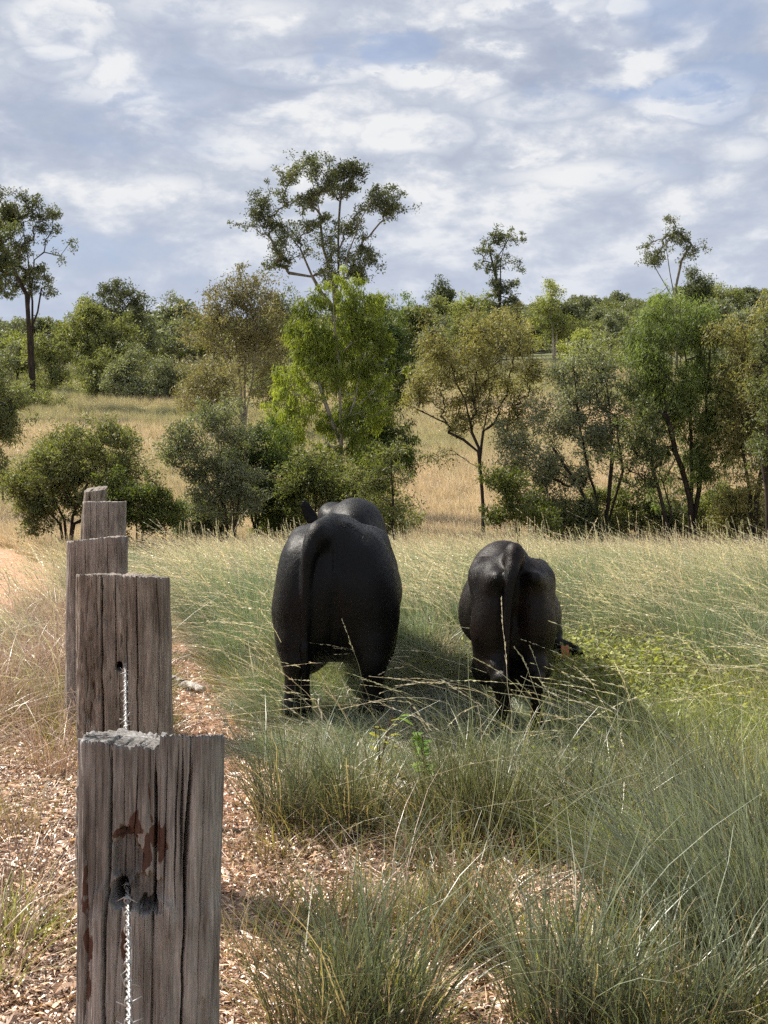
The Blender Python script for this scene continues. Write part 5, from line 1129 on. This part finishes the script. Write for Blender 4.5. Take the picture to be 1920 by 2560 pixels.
# far small stakes of another fence, left edge and beyond the bush
for (px, d, h, lab, tl) in ((5, 44, .78, 'thin dark fence stake at the left edge, the taller left one', 0), (19, 47, .62, 'thin dark fence stake just right of the taller one at the left edge', .02), (402, 60, .25, 'tiny dark stump post standing alone in the golden paddock', .05)):
    x = at(px, 1100, d).x; r_ = .035 if d < 50 else .06; n = 8
    P = np.array([[0, 0, -.1], [0, 0, h * .4], [tl * .4, 0, h * .9], [tl * .5, 0, h]])
    o = polytube('fence_stake', P * [1, 1, 1 + 0 * n], r_, BARK_D, None, 8, [r_, r_ * .95, r_ * .9, r_ * .75]); o.location = (x, d, G(x, d)); tag(o, lab, 'fence stake')

# ============================================================ fallen wood, weeds
def branch(name, pxs, rad, mat, label, cat, seed, lift=.03):
    r = np.random.default_rng(seed); P = []
    for (px, d) in pxs:
        x = at(px, 1100, d).x; P.append([x, d, G(x, d) + lift])
    P = np.array(P); T_ = np.linspace(0, 1, 24); seg = np.linspace(0, 1, len(P))
    Q = np.stack([np.interp(T_, seg, P[:, k]) for k in range(3)], -1) + r.normal(0, rad * .25, (24, 3)) * [1, 1, .5]
    o = polytube(name, Q - Q[0], rad, mat, None, 8, rad * (1 - .5 * T_) * (1 + r.normal(0, .08, 24))); o.location = Q[0]
    return tag(o, label, cat)
BW = bark_mat('weathered_wood', (.30, .28, .26), (.62, .60, .57), 9)
branch('fallen_branch', [(418, 9.3), (450, 9.15), (505, 8.95)], .042, BW, 'short pale grey fallen branch lying on the trail behind the second post', 'branch', 1, .05)
branch('fallen_branch', [(985, 6.5), (1040, 6.42), (1095, 6.38)], .030, BW, 'pale grey fallen stick lying in the grass between the bull and the smaller cow', 'branch', 2, .06)
branch('fallen_branch', [(545, 5.86), (600, 5.84), (650, 5.84), (755, 5.92)], .013, BARK_D, 'thin dark strip lying across the trail right of the near post', 'branch', 3, .02)  # tapering dark tube laid along a dark line crossing the trail
m, t = new_mat('burnt_wood'); out(t, t.n('ShaderNodeBsdfPrincipled', ins={'Base Color': (.04, .03, .025, 1), 'Roughness': .9}).outputs[0])
branch('fallen_branch', [(970, 6.62), (1030, 6.58), (1110, 6.5)], .035, m, 'dark burnt stick just behind the pale stick in the grass', 'branch', 4, .05)

def weed(px, py, d, h, size, n, c0, c1, label, seed):
    r = np.random.default_rng(seed); x = at(px, 1100, d).x; root = empty('leafy_weed', (x, d, G(x, d)), label, 'weed')
    st = []; cc = []
    ml = leaf_mat('weed_leaf', c0, c1, .45)
    V_, F_, T__, o = [], [], [], 0; SV_, SF_, so_ = [], [], 0
    for k in range(4):
        a = r.uniform(0, 6.28); L = h * r.uniform(.75, 1.1); q = np.array([[0, 0, 0], [math.cos(a) * .02, math.sin(a) * .02, L * .5], [math.cos(a) * .08, math.sin(a) * .08, L]])
        v_, f_ = tube_mesh(q, [-1, 0, 1], np.array([.004, .003, .002]), 5); SV_.append(v_); SF_.append(f_ + so_); so_ += len(v_)
        for j in range(n):
            tt = .3 + .7 * j / n; p = q[0] * (1 - tt) + q[2] * tt + [0, 0, 0]; aa = r.uniform(0, 6.28)
            dr = np.array([math.cos(aa), math.sin(aa), r.uniform(-.1, .6)]); dr /= np.linalg.norm(dr); s_ = unit(np.cross(dr, [0, 0, 1.0])); up = np.cross(s_, dr); ln = size * r.uniform(.7, 1.2)
            pr = [(0, 0, 0), (.25, .28, .04), (.6, .32, .05), (1, 0, -.08), (.6, -.32, .05), (.25, -.28, .04), (.55, 0, -.01)]
            vv = np.array([p + dr * a_ * ln + s_ * b_ * ln + up * c_ * ln for a_, b_, c_ in pr]); V_.append(vv)
            F_.append(np.array([[0, 1, 6], [1, 2, 6], [2, 3, 6], [3, 4, 6], [4, 5, 6], [5, 0, 6]]) + o); o += 7; T__.append(np.full(7, r.uniform(0, 1)))
    mesh_np('stem', np.concatenate(SV_), np.concatenate(SF_), BARK_R, root, smooth=True)
    mesh_np('foliage', np.concatenate(V_), np.concatenate(F_), ml, root, smooth=False, attrs={'tint': np.concatenate(T__)})
weed(1070, 1790, 6.35, .44, .075, 7, (.10, .20, .03), (.28, .42, .07), 'bright green broad leaved weed between the animals, in front of the bull', 1)
weed(950, 1770, 6.6, .40, .05, 5, (.25, .26, .03), (.45, .42, .06), 'small yellow leaved weed left of the bright green one', 2)
weed(1010, 1930, 5.75, .16, .05, 4, (.14, .20, .05), (.25, .30, .1), 'tiny pale leaved weed low in the grass below the bull', 3)
weed(1690, 1690, 8.6, .34, .06, 6, (.16, .22, .04), (.32, .36, .08), 'yellow green broad leaved weed in the creeper at the right', 4)
